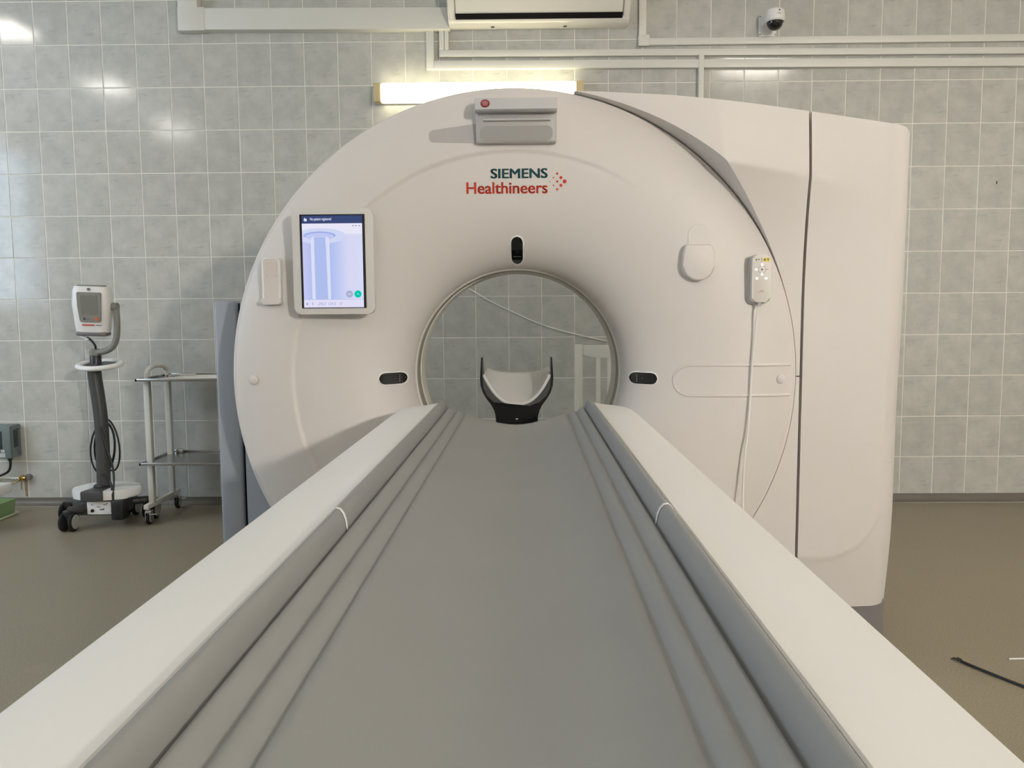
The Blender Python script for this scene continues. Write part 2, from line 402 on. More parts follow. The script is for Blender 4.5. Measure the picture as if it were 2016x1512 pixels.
# ------------------------------------------------------------------ scanner frame (slightly turned against the room)
TURN = 0.008; U0 = -0.034
def mpos(u, v): return (u*math.cos(TURN)+v*math.sin(TURN), v*math.cos(TURN)-u*math.sin(TURN), 0.0)
ct = empty('ct_scanner', mpos(U0, 2.62), -TURN)
tag(ct, 'large white ring-shaped scanner with round bore at the end of the grey table', 'scanner')
DX, DZ, DR = -0.010, 0.975, 0.918          # disc
BX, BZ, BR = 0.004, 0.981, 0.352           # bore
def pc(pts, n=8):
    return [(p.x, p.y) for p in catmull([(a, b, 0) for a, b in pts], n)]
PROF = pc([(0.352, 0.085), (0.358, 0.058), (0.378, 0.020), (0.42, -0.022), (0.48, -0.055), (0.56, -0.079), (0.66, -0.092), (0.76, -0.094), (0.84, -0.085), (0.892, -0.070), (0.907, -0.062)])
def disc_depth(r, th):
    y = interp(PROF, r)
    d = math.degrees(th) % 360            # 0 = right, 90 = up
    A = smooth((d-45)/50)*smooth((285-d)/60)
    return y - 0.006*A*smooth((r-0.706)/0.014)*smooth((0.90-r)/0.14)
def front(x, z):
    cx, cz = DX, DZ
    for _ in range(4):
        r = math.hypot(x-cx, z-cz); t = smooth((r-BR)/(DR-BR)); cx, cz = BX+(DX-BX)*t, BZ+(DZ-BZ)*t
    return disc_depth(r, math.atan2(z-cz, x-cx))
# front cover
bm = bmesh.new(); N = 224
radii = [0.352, 0.354, 0.357, 0.362, 0.37, 0.38, 0.39, 0.405, 0.42, 0.44, 0.46, 0.48, 0.51, 0.54, 0.58, 0.62, 0.66, 0.69, 0.702, 0.706, 0.709, 0.713, 0.717, 0.720, 0.724, 0.74, 0.77, 0.80, 0.83, 0.86, 0.88, 0.895, 0.903, 0.908, 0.912]
tail = [(0.9145, -0.0610), (0.9165, -0.0590), (0.9178, -0.0560), (0.918, -0.052), (0.918, 0.02), (0.905, 0.10)]
rings = []
for r in radii:
    t = smooth((r-BR)/(DR-BR)); cx, cz = BX+(DX-BX)*t, BZ+(DZ-BZ)*t
    rings.append([bm.verts.new((cx+r*math.cos(2*PI*i/N), disc_depth(r, 2*PI*i/N), cz+r*math.sin(2*PI*i/N))) for i in range(N)])
for r, y in tail:
    rings.append([bm.verts.new((DX+r*math.cos(2*PI*i/N), y, DZ+r*math.sin(2*PI*i/N))) for i in range(N)])
for a, b in zip(rings, rings[1:]):
    for i in range(N): bm.faces.new((a[i], a[(i+1) % N], b[(i+1) % N], b[i]))
finish(bm, 'front_cover', M_gantry, ct, angle=60)
def ring_part(name, m, prof, n=160, c=(BX, 0, BZ), angle=40):
    bm = bmesh.new(); R = []
    for r, y in prof:
        R.append([bm.verts.new((c[0]+r*math.cos(2*PI*i/n), y, c[2]+r*math.sin(2*PI*i/n))) for i in range(n)])
    for a, b in zip(R, R[1:]):
        for i in range(n): bm.faces.new((a[i], a[(i+1) % n], b[(i+1) % n], b[i]))
    return finish(bm, name, m, ct, angle=angle)
tag(ring_part('bore_lip', M_cream, [(0.3525, 0.080), (0.349, 0.083), (0.3475, 0.088), (0.3475, 0.098), (0.353, 0.100)]), 'thin cream lip around the bore')
tag(ring_part('bore_band', M_ringgrey, [(0.352, 0.094), (0.3495, 0.096), (0.3495, 0.195), (0.352, 0.197)]), 'olive grey band inside the bore')
ring_part('bore_liner', M_cream, [(0.353, 0.195), (0.347, 0.198), (0.345, 0.205), (0.345, 0.30), (0.353, 0.34), (0.39, 0.44), (0.46, 0.56), (0.54, 0.60)])
ring_part('rear_cover', M_gantry, [(0.53, 0.60), (0.80, 0.62), (0.87, 0.60), (0.90, 0.54), (0.90, 0.06)], c=(DX, 0, DZ))

# side housing between disc and door, with the overhanging brow
ZTOP = [(0.0, 1.878), (0.141, 1.876), (0.248, 1.873), (0.493, 1.857), (0.72, 1.832), (0.924, 1.805), (1.21, 1.766), (1.3, 1.753)]
ZCR = [(0.0, 1.705), (0.40, 1.665), (0.639, 1.641), (0.904, 1.606), (1.06, 1.570), (1.3, 1.52)]
CREST = [(0.2, -0.105), (0.45, -0.150), (0.64, -0.165), (0.78, -0.135), (0.92, -0.098), (1.06, -0.076), (1.2, -0.060)]
TOPD = [(0.2, -0.080), (0.64, -0.092), (0.92, -0.080), (1.2, -0.062)]
FLAT = -0.056
def house_depth(x, z):
    zt, zc = interp(ZTOP, x), interp(ZCR, x)
    cr, tp_ = interp(CREST, x), interp(TOPD, x)
    if z >= zc: return cr + (tp_-cr)*((z-zc)/(zt-zc))**1.2
    k = min(1.0, (zc-z)/0.42); return cr + (FLAT-cr)*(1-(1-k)**2)
SEAM = 0.9205
def housing(name, a0, a1, zlo, na):
    bm = bmesh.new(); nr = 40
    def outer(a):
        c, s = math.cos(a), math.sin(a); best = 9
        if c > 1e-6: best = min(best, (SEAM-DX)/c)
        if s < 0: best = min(best, (0.19-DZ)/s)
        for _ in range(40):                                 # march to the sloping top edge
            x = DX+best*c; z = DZ+best*s
            if z > interp(ZTOP, x)+1e-5: best -= (z-interp(ZTOP, x))*0.8
            else: break
        return max(best, 0.9202)
    corner = math.atan2(interp(ZTOP, SEAM)-DZ, SEAM-DX)
    angs = [a0+(a1-a0)*i/(na-1) for i in range(na)]
    if a1 < corner < a0 or a0 < corner < a1:
        k = min(range(na), key=lambda i: abs(angs[i]-corner)); angs[k] = corner
    V = []
    for a in angs:
        ro = outer(a); ri = 0.9192; row = []
        for _ in range(3): ri = min(0.9192+0.16*max(0.0, -0.058-house_depth(DX+ri*math.cos(a), DZ+ri*math.sin(a))), ro-0.0005)
        for j in range(nr):
            r = ri+(ro-ri)*j/(nr-1); x = DX+r*math.cos(a); z = DZ+r*math.sin(a)
            row.append(bm.verts.new((x, house_depth(x, z), z)))
        V.append(row)
    for i in range(na-1):
        for j in range(nr-1): bm.faces.new((V[i][j], V[i+1][j], V[i+1][j+1], V[i][j+1]))
    loop = [V[i][0] for i in range(na)]+[V[-1][j] for j in range(1, nr)]+[V[i][-1] for i in range(na-2, -1, -1)]+[V[0][j] for j in range(nr-2, 0, -1)]
    mid = []
    for k, v in enumerate(loop):                            # the step down to the disc is slightly tapered
        if k < na: a = angs[k]; mid.append(bm.verts.new((DX+0.9192*math.cos(a), max(-0.050, v.co.y+0.004), DZ+0.9192*math.sin(a))))
        else: mid.append(bm.verts.new((v.co.x, max(-0.050, v.co.y+0.004), v.co.z)))
    back = [bm.verts.new((v.co.x, 0.12, v.co.z)) for v in mid]
    for i in range(len(loop)):
        j = (i+1) % len(loop); bm.faces.new((loop[i], loop[j], mid[j], mid[i])); bm.faces.new((mid[i], mid[j], back[j], back[i]))
    return finish(bm, name, M_gantry, ct, angle=38)
sp = math.asin((0.972-DZ)/0.93)
tag(housing('side_panel', math.radians(77.5), sp+0.002, 0, 150), 'upper side panel with overhanging brow')
tag(housing('side_panel', sp-0.002, math.radians(-57), 0, 90), 'lower side panel beside the dark seam')
# dark seam behind the gap
bbox('seam', M_gap, ct, 0.9215, 0.9285, -0.020, 0.10, 0.20, 1.78, smooth=False)
# door on the right
bm = bmesh.new(); nu, nv = 70, 150; DL, DRt, DB = 0.9295, 1.293, 0.185
def sdrr(x, z, x0, x1, z0, z1, r):
    qx = abs(x-(x0+x1)/2)-((x1-x0)/2-r); qz = abs(z-(z0+z1)/2)-((z1-z0)/2-r)
    return math.hypot(max(qx, 0), max(qz, 0))+min(max(qx, qz), 0)-r
def door_pt(s, t):
    x = DL+(DRt-DL)*(1-(1-s)**1.6)
    zt = interp(ZTOP, x)
    k = max(0.0, (x-1.238)/0.0552); zt -= 0.055*(1-math.sqrt(max(0, 1-k*k)))
    z = DB+(zt-DB)*t
    y = house_depth(x, z)
    zc = interp(ZCR, x)
    sd = sdrr(x, z, 0.2, 1.195+0.01*smooth((z-0.5)/0.6), 0.365, 2.6, 0.20)
    y += 0.21*max(0.0, sd)*smooth((1.3-z)/0.5)+0.004*smooth(sd/0.012)*smooth((1.3-z)/0.5)
    k = max(0.0, (x-1.19)/(DRt-1.19+0.0005)); y += 0.15*(1-math.sqrt(max(0, 1-k*k)))
    return (x, y, z)
V = grid(bm, nu, nv, door_pt)
loop = [V[i][0] for i in range(nu)]+[V[-1][j] for j in range(1, nv)]+[V[i][-1] for i in range(nu-2, -1, -1)]+[V[0][j] for j in range(nv-2, 0, -1)]
back = [bm.verts.new((v.co.x, 0.58, v.co.z)) for v in loop]
for i in range(len(loop)):
    j = (i+1) % len(loop); bm.faces.new((loop[i], loop[j], back[j], back[i]))
bm.faces.new(back)
tag(finish(bm, 'side_door', M_gantry, ct, angle=40), 'tall right side door with a shallow inset')
tag(bbox('base', M_basegrey, ct, -0.94, 1.262, 0.03, 0.55, 0.0, 0.20, 0.01), 'dark grey base under the door')
# grey stand on the left
tag(bbox('side_column', M_column, ct, -1.066, -0.983, 0.14, 0.55, 0.0, 1.234, 0.012, 3), 'blue-grey column left of the disc')
bbox('column_seam', M_gap, ct, -0.985, -0.968, 0.16, 0.5, 0.0, 1.225, smooth=False)
tag(bbox('inner_column', M_column, ct, -0.972, -0.70, 0.14, 0.55, 0.0, 1.232, 0.006, 2), 'blue-grey inner column partly hidden by the disc')

# stop box at the top
sb = bbox('stop_box', M_boxgrey, ct, -0.118, 0.132, -0.125, -0.070, 1.708, 1.840, 0.008, 3)
tag(sb, 'grey handle box with round stop button')
bm = bmesh.new()
prism_gen(bm, [(-0.119, -0.118, 1.800), (-0.119, -0.158, 1.796), (-0.119, -0.166, 1.801), (-0.119, -0.150, 1.838), (-0.119, -0.118, 1.842)], (0.252, 0, 0), 0.003, 2)
finish(bm, 'top_bar', M_lightgrey, sb)
bm = bmesh.new()   # recessed grip pocket, framed
prism_gen(bm, [(-0.095, -0.124, 1.783), (-0.095, -0.137, 1.779), (-0.095, -0.137, 1.775), (-0.095, -0.124, 1.772)], (0.207, 0, 0), 0.002, 2)
finish(bm, 'grip_ledge', M_lightgrey, sb)
bm = bmesh.new(); prism_xz(bm, rrect(0.007, 1.737, 0.225, 0.045, 0.018), -0.1265, -0.120); finish(bm, 'grip_recess', mat('recess_grey', (0.30, 0.295, 0.285), 0.45), sb)
def tilted_disc(name, m, cx, cz, cy, r, h, par, tilt, n=28):
    bm = bmesh.new(); cyl(bm, (0, 0, 0), (0, -1, 0), r, h, n)
    bmesh.ops.bevel(bm, geom=[e for e in bm.edges if all(abs(v.co.y+h) < 1e-6 for v in e.verts)], offset=min(h, r)*0.3, segments=2, profile=0.5, affect='EDGES')
    return finish(bm, name, m, par, loc=(cx, cy, cz), rot=(tilt, 0, 0))
tl = -math.atan2(0.016, 0.037)
tag(tilted_disc('stop_button_ring', M_red, -0.087, 1.8185, -0.157, 0.0142, 0.004, sb, tl), 'dark red ring')
tag(tilted_disc('stop_button', M_pinkred, -0.087, 1.8185, -0.159, 0.0095, 0.0035, sb, tl), 'dusty red stop button')
bm = bmesh.new(); box(bm, -0.0008, 0.0008, -0.001, 0, -0.004, 0.004); finish(bm, 'button_mark', M_lightgrey, sb, loc=(-0.087, -0.1622, 1.8172), rot=(tl, 0, 0))

bm = bmesh.new()   # thin tapered grey patch on the cover, left of the box
ap = [(-0.112, 1.714), (-0.112, 1.775), (-0.255, 1.757), (-0.266, 1.750), (-0.268, 1.742), (-0.266, 1.726), (-0.258, 1.719)]
A_ = [bm.verts.new((x, front(x, z)-0.0022, z)) for x, z in ap]; B_ = [bm.verts.new((x, front(x, z)+0.004, z)) for x, z in ap]
bm.faces.new(A_)
for i in range(len(ap)): bm.faces.new((A_[i], B_[i], B_[(i+1) % len(ap)], A_[(i+1) % len(ap)]))
tag(finish(bm, 'tapered_patch', M_boxgrey, ct, smooth=False), 'tapered grey patch left of the handle box')
# lettering and dot emblem
sf = lambda x, z: front(x, z)
tag(lettering('lettering', 'SIEMENS', -0.0755, 0.1045, 1.6065, 1.6365, sf, M_teal, ct, bold=0.030), 'dark teal capital lettering reading SIEMENS')
tag(lettering('lettering', 'Healthineers', -0.1525, 0.1045, 1.560, 1.5955, sf, M_orange, ct, bold=0.022), 'orange red lettering reading Healthineers')
dots = [(-65, 0, 4.5), (-33, 33, 6.5), (-33, -33, 6.5), (0, 68, 10), (0, 0, 10), (0, -67, 10), (33, 33, 13.5), (33, -33, 13.5), (66, 0, 17.5)]
for dx, dz, r in dots:
    k = 0.2183/615; bm = bmesh.new(); x, z = 0.1345+dx*k, 1.5955+dz*k
    prism_xz(bm, circle(x, z, r*k, 16), front(x, z)-0.0009, front(x, z)+0.001); finish(bm, 'emblem_dot', M_orange, ct, smooth=False)

# laser windows
def stadium(cx, cz, L, w, horiz, n=8):
    pts = []
    for a0, s in ((-PI/2, 1), (PI/2, -1)):
        for k in range(n+1):
            a = a0+PI*k/n; px, pz = s*(L-w)/2+w/2*math.cos(a), w/2*math.sin(a)
            pts.append((px, pz))
    return [((cx+p[0]), (cz+p[1])) if horiz else ((cx-p[1]), (cz+p[0])) for p in pts]
M_cross = mat('cross_print', (0.10, 0.098, 0.085), 0.3)
def laser(cx, cz, horiz, name='laser_window'):
    pts = stadium(cx, cz, 0.083, 0.0375, horiz); rim = stadium(cx, cz, 0.092, 0.0465, horiz)
    bm = bmesh.new(); A = []; off = 0.003
    for p in rim: A.append(bm.verts.new((p[0], front(*p)-0.001, p[1])))
    B = [bm.verts.new((p[0], front(*p)-0.0034, p[1])) for p in pts]; n = len(pts)
    C = [bm.verts.new((p[0], front(*p)+0.002, p[1])) for p in pts]
    for i in range(n):
        j = (i+1) % n; bm.faces.new((A[i], A[j], B[j], B[i])); bm.faces.new((B[i], B[j], C[j], C[i]))
    rimo = finish(bm, name, M_white, ct)
    bm = bmesh.new(); L_, w_ = 0.083, 0.0375; rows_ = []
    for k in range(25):                                   # curved glass following the cover
        q = -L_/2+L_*k/24; e = abs(q)-(L_-w_)/2; hw = w_/2 if e <= 0 else math.sqrt(max(1e-9, (w_/2)**2-e*e))
        row = []
        for j in range(5):
            t = hw*(j/2-1); x, z = (cx+q, cz+t) if horiz else (cx+t, cz+q)
            row.append(bm.verts.new((x, front(x, z)-0.0024, z)))
        rows_.append(row)
    for a_, b_ in zip(rows_, rows_[1:]):
        for j in range(4): bm.faces.new((a_[j], a_[j+1], b_[j+1], b_[j]))
    finish(bm, 'dark_glass', M_glassblack, rimo, angle=80)
    sgn = -1 if cx > 0.1 else 1
    bm = bmesh.new()
    if horiz:
        ox = cx+sgn*0.019
        for (x0, x1, z0, z1) in ((ox-0.016, ox+0.018, cz-0.0012, cz+0.0012), (ox-0.0012, ox+0.0012, cz-0.013, cz+0.013)):
            bm.faces.new([bm.verts.new((x, front(x, z)-0.0032, z)) for x, z in ((x0, z0), (x1, z0), (x1, z1), (x0, z1))])
    else:
        oz = cz-0.019
        for (x0, x1, z0, z1) in ((cx-0.0012, cx+0.0012, oz-0.018, oz+0.016), (cx-0.013, cx+0.013, oz-0.0012, oz+0.0012)):
            bm.faces.new([bm.verts.new((x, front(x, z)-0.0032, z)) for x, z in ((x0, z0), (x1, z0), (x1, z1), (x0, z1))])
    finish(bm, 'cross_mark', M_cross, rimo, smooth=False)
laser(-0.409, 0.970, True); laser(0.420, 0.966, True); laser(0.006, 1.388, False)

# round cover buttons, the pill-shaped rim, holder pocket, hook
def knob(x, z, r):
    bm = bmesh.new(); y = front(x, z)
    lathe(bm, [(0.0, y-0.011), (r*0.55, y-0.0105), (r*0.9, y-0.007), (r, y-0.002), (r, y+0.01)], (x, 0, z), 'Y', 28)
    finish(bm, 'cover_button', M_gantry, ct)
knob(-0.850, 0.974, 0.0155); knob(0.852, 0.966, 0.0150)
path = [(0.884, 1.012)]
for k in range(13):
    a = PI/2+PI*k/12; path.append((0.560+0.049*math.cos(a), 0.963+0.049*math.sin(a)))
path.append((0.884, 0.914))
P3 = []
for a, b in zip(path, path[1:]):
    n = max(1, int(math.hypot(b[0]-a[0], b[1]-a[1])/0.02))
    for k in range(n): P3.append((a[0]+(b[0]-a[0])*k/n, a[1]+(b[1]-a[1])*k/n))
P3.append(path[-1])
bm = bmesh.new(); tube(bm, [(x, front(x, z)+0.0015, z) for x, z in P3], 0.0052, 8); finish(bm, 'panel_rim', M_gantry, ct, angle=80)
# empty holder pocket on the left
pk_y = front(-0.775, 1.29)
pk = bmesh.new(); cxp, czp = -0.775, 1.292
prism_xz(pk, rrect(cxp, czp, 0.062, 0.146, 0.014), pk_y-0.022, pk_y+0.02, 0.004, 3); pko = finish(pk, 'remote_holder', M_gantry, ct)
tag(pko, 'empty white remote holder')
bm = bmesh.new(); prism_xz(bm, rrect(cxp+0.002, czp+0.036, 0.036, 0.050, 0.006), pk_y-0.0235, pk_y-0.018, 0.001, 1); finish(bm, 'recess_panel', mat('holder_recess', (0.62, 0.56, 0.53), 0.5), pko)
bm = bmesh.new(); tube(bm, [(x, pk_y-0.0225, z) for x, z in rrect(cxp, czp, 0.052, 0.136, 0.010)+[rrect(cxp, czp, 0.052, 0.136, 0.010)[0]]], 0.0028, 6); finish(bm, 'holder_rim', M_white, pko)
bm = bmesh.new(); prism_xz(bm, rrect(cxp-0.001, 1.226, 0.068, 0.020, 0.009), pk_y-0.034, pk_y+0.01, 0.005, 3); finish(bm, 'holder_foot', M_gantry, pko)
# hook on the right
hy = front(0.577, 1.36)
bm = bmesh.new()
pts = [(0.613, 1.394), (0.620, 1.388), (0.626, 1.372), (0.627, 1.330)]+[(0.577+0.050*math.cos(-PI*k/12), 1.330+0.049*math.sin(-PI*k/12)) for k in range(1, 12)]+[(0.527, 1.330), (0.528, 1.372), (0.534, 1.388), (0.541, 1.394)]
prism_xz(bm, pts, hy-0.026, hy+0.01, 0.006, 3); hk = finish(bm, 'hook', M_gantry, ct)
bm = bmesh.new()
pts = [(0.612, 1.394), (0.612, 1.426)]+[(0.579+0.033*math.cos(PI*k/10), 1.426+0.033*math.sin(PI*k/10)) for k in range(1, 10)]+[(0.546, 1.426), (0.546, 1.394)]
prism_xz(bm, pts, front(0.579, 1.43)-0.0022, front(0.579, 1.43)+0.01, 0.001, 1); tag(finish(bm, 'hook_recess', M_gantry, hk), 'flat arched patch above the hook')

# display
dy = -0.165
dcx, dcz, dw, dh = -0.5625, 1.3465, 0.252, 0.325
bm = bmesh.new(); prism_xz(bm, rrect(dcx, dcz, dw, dh, 0.020), dy, dy+0.026, 0.004, 3)
dp = finish(bm, 'display', M_bezel, ct); tag(dp, 'upright touch display with a pale bezel')
bm = bmesh.new(); prism_xz(bm, rrect(dcx+0.01, dcz, 0.19, 0.26, 0.015), dy+0.026, -0.055); finish(bm, 'display_mount', M_lightgrey, dp)
bm = bmesh.new(); prism_xz(bm, [(dcx-0.1015, dcz-0.144), (dcx+0.1005, dcz-0.144), (dcx+0.1005, dcz+0.1445), (dcx-0.1015, dcz+0.1445)], dy-0.0008, dy+0.004); finish(bm, 'screen_glass', M_glassblack, dp, smooth=False)
def screen_mat():
    m = bpy.data.materials.new('screen_picture'); m.use_nodes = True
    nt = m.node_tree; nt.nodes.remove(nt.nodes['Principled BSDF']); L = nt.links.new
    uv = nt.nodes.new('ShaderNodeTexCoord'); sep = nt.nodes.new('ShaderNodeSeparateXYZ'); L(uv.outputs['Generated'], sep.inputs[0])
    r = nt.nodes.new('ShaderNodeValToRGB'); e = r.color_ramp.elements
    e[0].position = 0.0; e[0].color = (*srgb(205, 208, 250), 1); e[1].position = 1.0; e[1].color = (*srgb(222, 226, 252), 1)
    for p, c in ((0.13, (188, 200, 248)), (0.44, (178, 196, 248)), (0.60, (200, 210, 250)), (0.75, (222, 222, 252))):
        k = e.new(p); k.color = (*srgb(*c), 1)
    L(sep.outputs['X'], r.inputs['Fac'])
    em = nt.nodes.new('ShaderNodeEmission'); em.inputs['Strength'].default_value = 0.95
    L(r.outputs['Color'], em.inputs['Color']); L(em.outputs[0], nt.nodes['Material Output'].inputs[0]); return m
M_scr = screen_mat()
sx0, sx1, sz0, sz1 = dcx-0.0945, dcx+0.0925, dcz-0.1415, dcz+0.1405
def sx(u): return sx0+(sx1-sx0)*u
def sz(v): return sz0+(sz1-sz0)*v            # v from bottom
def flat(name, m, pts, lift): 
    bm = bmesh.new(); bm.faces.new([bm.verts.new((sx(u), dy-0.0008-lift, sz(v))) for u, v in pts]); return finish(bm, name, m, dp, smooth=False)
def quad(name, m, u0, u1, v0, v1, lift): return flat(name, m, [(u0, v0), (u1, v0), (u1, v1), (u0, v1)], lift)
def ell(cu, cv, ru, rv, a0=0, a1=2*PI, n=28): return [(cu+ru*math.cos(a0+(a1-a0)*k/n), cv+rv*math.sin(a0+(a1-a0)*k/n)) for k in range(n+(0 if a1-a0 > 6.2 else 1))]
ES = lambda n, c: emis(n, srgb(*c), 0.95)
quad('screen', M_scr, 0, 1, 0, 0.915, 0.0003)
quad('screen_header', ES('scr_header', (62, 76, 122)), 0, 1, 0.915, 1.0, 0.0004)
quad('screen_ceiling', ES('scr_white', (240, 238, 255)), 0, 1, 0.80, 0.915, 0.0005)
flat('screen_ring', ES('scr_ring1', (215, 222, 252)), [(max(0.0, u), v) for u, v in ell(0.30, 0.78, 0.43, 0.085)], 0.0006)
flat('screen_ring', ES('scr_ring2', (170, 184, 240)), ell(0.29, 0.785, 0.27, 0.045), 0.0007)
flat('screen_ring', ES('scr_ring3', (198, 208, 250)), ell(0.29, 0.772, 0.24, 0.040), 0.0008)
flat('screen_table', ES('scr_table', (180, 196, 245)), [(0.20, 0.09), (0.405, 0.09), (0.385, 0.765), (0.20, 0.765)], 0.0009)
flat('screen_strip', ES('scr_strip', (226, 230, 255)), [(0.145, 0.09), (0.198, 0.09), (0.195, 0.775), (0.165, 0.77), (0.140, 0.74)], 0.0010)
flat('screen_strip', MATS['scr_strip'], [(0.408, 0.09), (0.455, 0.09), (0.452, 0.735), (0.43, 0.765), (0.388, 0.775)], 0.0010)
quad('screen_footer', ES('scr_foot', (232, 230, 255)), 0, 1, 0, 0.085, 0.0011)
quad('screen_rule', ES('scr_rule', (196, 202, 236)), 0, 1, 0.084, 0.089, 0.0012)
asp = (sx1-sx0)/(sz1-sz0)
flat('screen_button', ES('scr_btn', (178, 184, 218)), ell(0.765, 0.145, 0.060, 0.060*asp), 0.0012)
tag(flat('screen_button', ES('scr_green', (0, 208, 180)), ell(0.905, 0.145, 0.060, 0.060*asp), 0.0012), 'green round button on the screen')
M_pale = ES('scr_pale', (225, 232, 250)); M_ink = ES('scr_ink', (150, 158, 200))
quad('button_mark', M_pale, 0.745, 0.785, 0.141, 0.149, 0.0014); quad('button_mark', M_pale, 0.892, 0.918, 0.141, 0.149, 0.0014)
flat('header_icon', M_pale, [(0.04, 0.94), (0.085, 0.94), (0.085, 0.965), (0.065, 0.97), (0.045, 0.978), (0.035, 0.96)], 0.0006)
sl = lambda lift: (lambda x, z: dy-0.0008-lift)
lettering('screen_lettering', 'No patient registered', sx(0.14), sx(0.49), sz(0.940), sz(0.978), sl(0.0007), M_pale, dp, bold=0.018, thick=0)
lettering('screen_lettering', '-295.5', sx(0.225), sx(0.365), sz(0.025), sz(0.055), sl(0.0014), M_ink, dp, thick=0)
lettering('screen_lettering', '124.5', sx(0.41), sx(0.53), sz(0.025), sz(0.055), sl(0.0014), M_ink, dp, thick=0)
lettering('screen_lettering', '0\u00b0', sx(0.60), sx(0.645), sz(0.025), sz(0.058), sl(0.0014), M_ink, dp, thick=0)
flat('footer_icon', M_ink, ell(0.055, 0.040, 0.016, 0.016*asp, n=12), 0.0014); quad('footer_icon', M_ink, 0.140, 0.152, 0.026, 0.054, 0.0014)
for u in (0.85, 0.90, 0.955): quad('header_mark', M_ink, u-0.014, u+0.014, 0.882, 0.893, 0.0008)
quad('power_slit', M_gap, 1.172, 1.178, 0.90, 0.95, -0.0009)

# ------------------------------------------------------------------ hand remote on its cable
rc = empty('remote_control', mpos(U0+0.768, 2.62+front(0.768, 1.28)), -TURN)
tag(rc, 'small white hand remote with arrow keys and yellow sticker clipped to scanner', 'remote')
bm = bmesh.new(); prism_xz(bm, rrect(0, 1.281, 0.060, 0.150, 0.013), -0.018, 0.0, 0.003, 2); tag(finish(bm, 'holder', M_lightgrey, rc), 'grey wall clip')
bm = bmesh.new(); prism_xz(bm, rrect(0.002, 1.286, 0.058, 0.148, 0.012), -0.042, -0.016, 0.006, 3); finish(bm, 'body', mat('remote_shell', (0.58, 0.55, 0.51), 0.4), rc)
ry = -0.0424
def rflat(name, m, pts, lift=0.0): 
    bm = bmesh.new(); bm.faces.new([bm.verts.new((x, ry-lift, z)) for x, z in pts]); return finish(bm, name, m, rc, smooth=False)
def rq(x0, x1, z0, z1): return [(x0, z0), (x1, z0), (x1, z1), (x0, z1)]
M_key_w = emis('key_lit', (1, 1, 0.98), 1.6); M_ink2 = mat('ink_grey', (0.10, 0.095, 0.09), 0.5)
rflat('sticker', M_yellow, rq(0.006, 0.0265, 1.3375, 1.3495))
rflat('sticker_mark', M_ink2, circle(0.011, 1.3437, 0.0034, 12), 0.0003); rflat('sticker_mark', M_ink2, [(0.0175, 1.3475), (0.0245, 1.3475), (0.021, 1.3400)], 0.0003)
rflat('print_mark', M_ink2, circle(-0.0150, 1.3437, 0.0026, 12)); rflat('print_mark', M_ink2, [(-0.0105, 1.3465), (-0.0045, 1.3465), (-0.0075, 1.3405)])
rflat('print_mark', M_ink2, rq(0.0005, 0.0020, 1.3375, 1.3500))
bm = bmesh.new()
for k in range(24):
    a, b = 2*PI*k/24, 2*PI*(k+1)/24
    bm.faces.new([bm.verts.new((0.003+r*math.cos(t), ry, 1.3135+r*math.sin(t))) for r, t in ((0.0125, a), (0.0125, b), (0.0113, b), (0.0113, a))])
finish(bm, 'dial_ring', M_ink2, rc, smooth=False)
rflat('start_key', M_black, [(0.0005, 1.3175), (0.0005, 1.3095), (0.0080, 1.3135)])
for kx, kz, w, h_ in ((0.003, 1.328, 0.004, 0.006), (0.003, 1.299, 0.004, 0.006), (-0.0145, 1.3135, 0.006, 0.004), (-0.0125, 1.286, 0.0055, 0.0045), (0.0165, 1.286, 0.0055, 0.004)):
    rflat('lit_key', M_key_w, circle(kx, kz, 1, 12) and [(kx+w*0.8*math.cos(2*PI*i/12), kz+h_*0.8*math.sin(2*PI*i/12)) for i in range(12)])
rflat('side_key', M_ink2, rq(0.0165, 0.0225, 1.3128, 1.3142))
rflat('maker_mark', M_ink2, rq(-0.004, 0.0105, 1.2465, 1.2478)); rflat('maker_mark', M_orange, rq(-0.009, 0.0115, 1.2425, 1.2432))
cabpts = [(0.0, -0.03, 1.212), (-0.003, -0.030, 1.19), (-0.008, -0.022, 1.12), (-0.015, -0.018, 1.01), (-0.019, -0.018, 0.91), (-0.026, -0.022, 0.80), (-0.036, -0.03, 0.72), (-0.042, -0.04, 0.60), (-0.045, -0.06, 0.42), (-0.05, -0.02, 0.30)]
bm = bmesh.new(); tube(bm, cabpts, 0.0035, 8, 6); tag(finish(bm, 'cable', M_cable, rc, angle=80), 'thin white cable hanging down')
bm = bmesh.new(); cyl(bm, (0.0, -0.030, 1.218), (0, 0, -1), 0.006, 0.02, 12); finish(bm, 'cable_plug', M_lightgrey, rc)

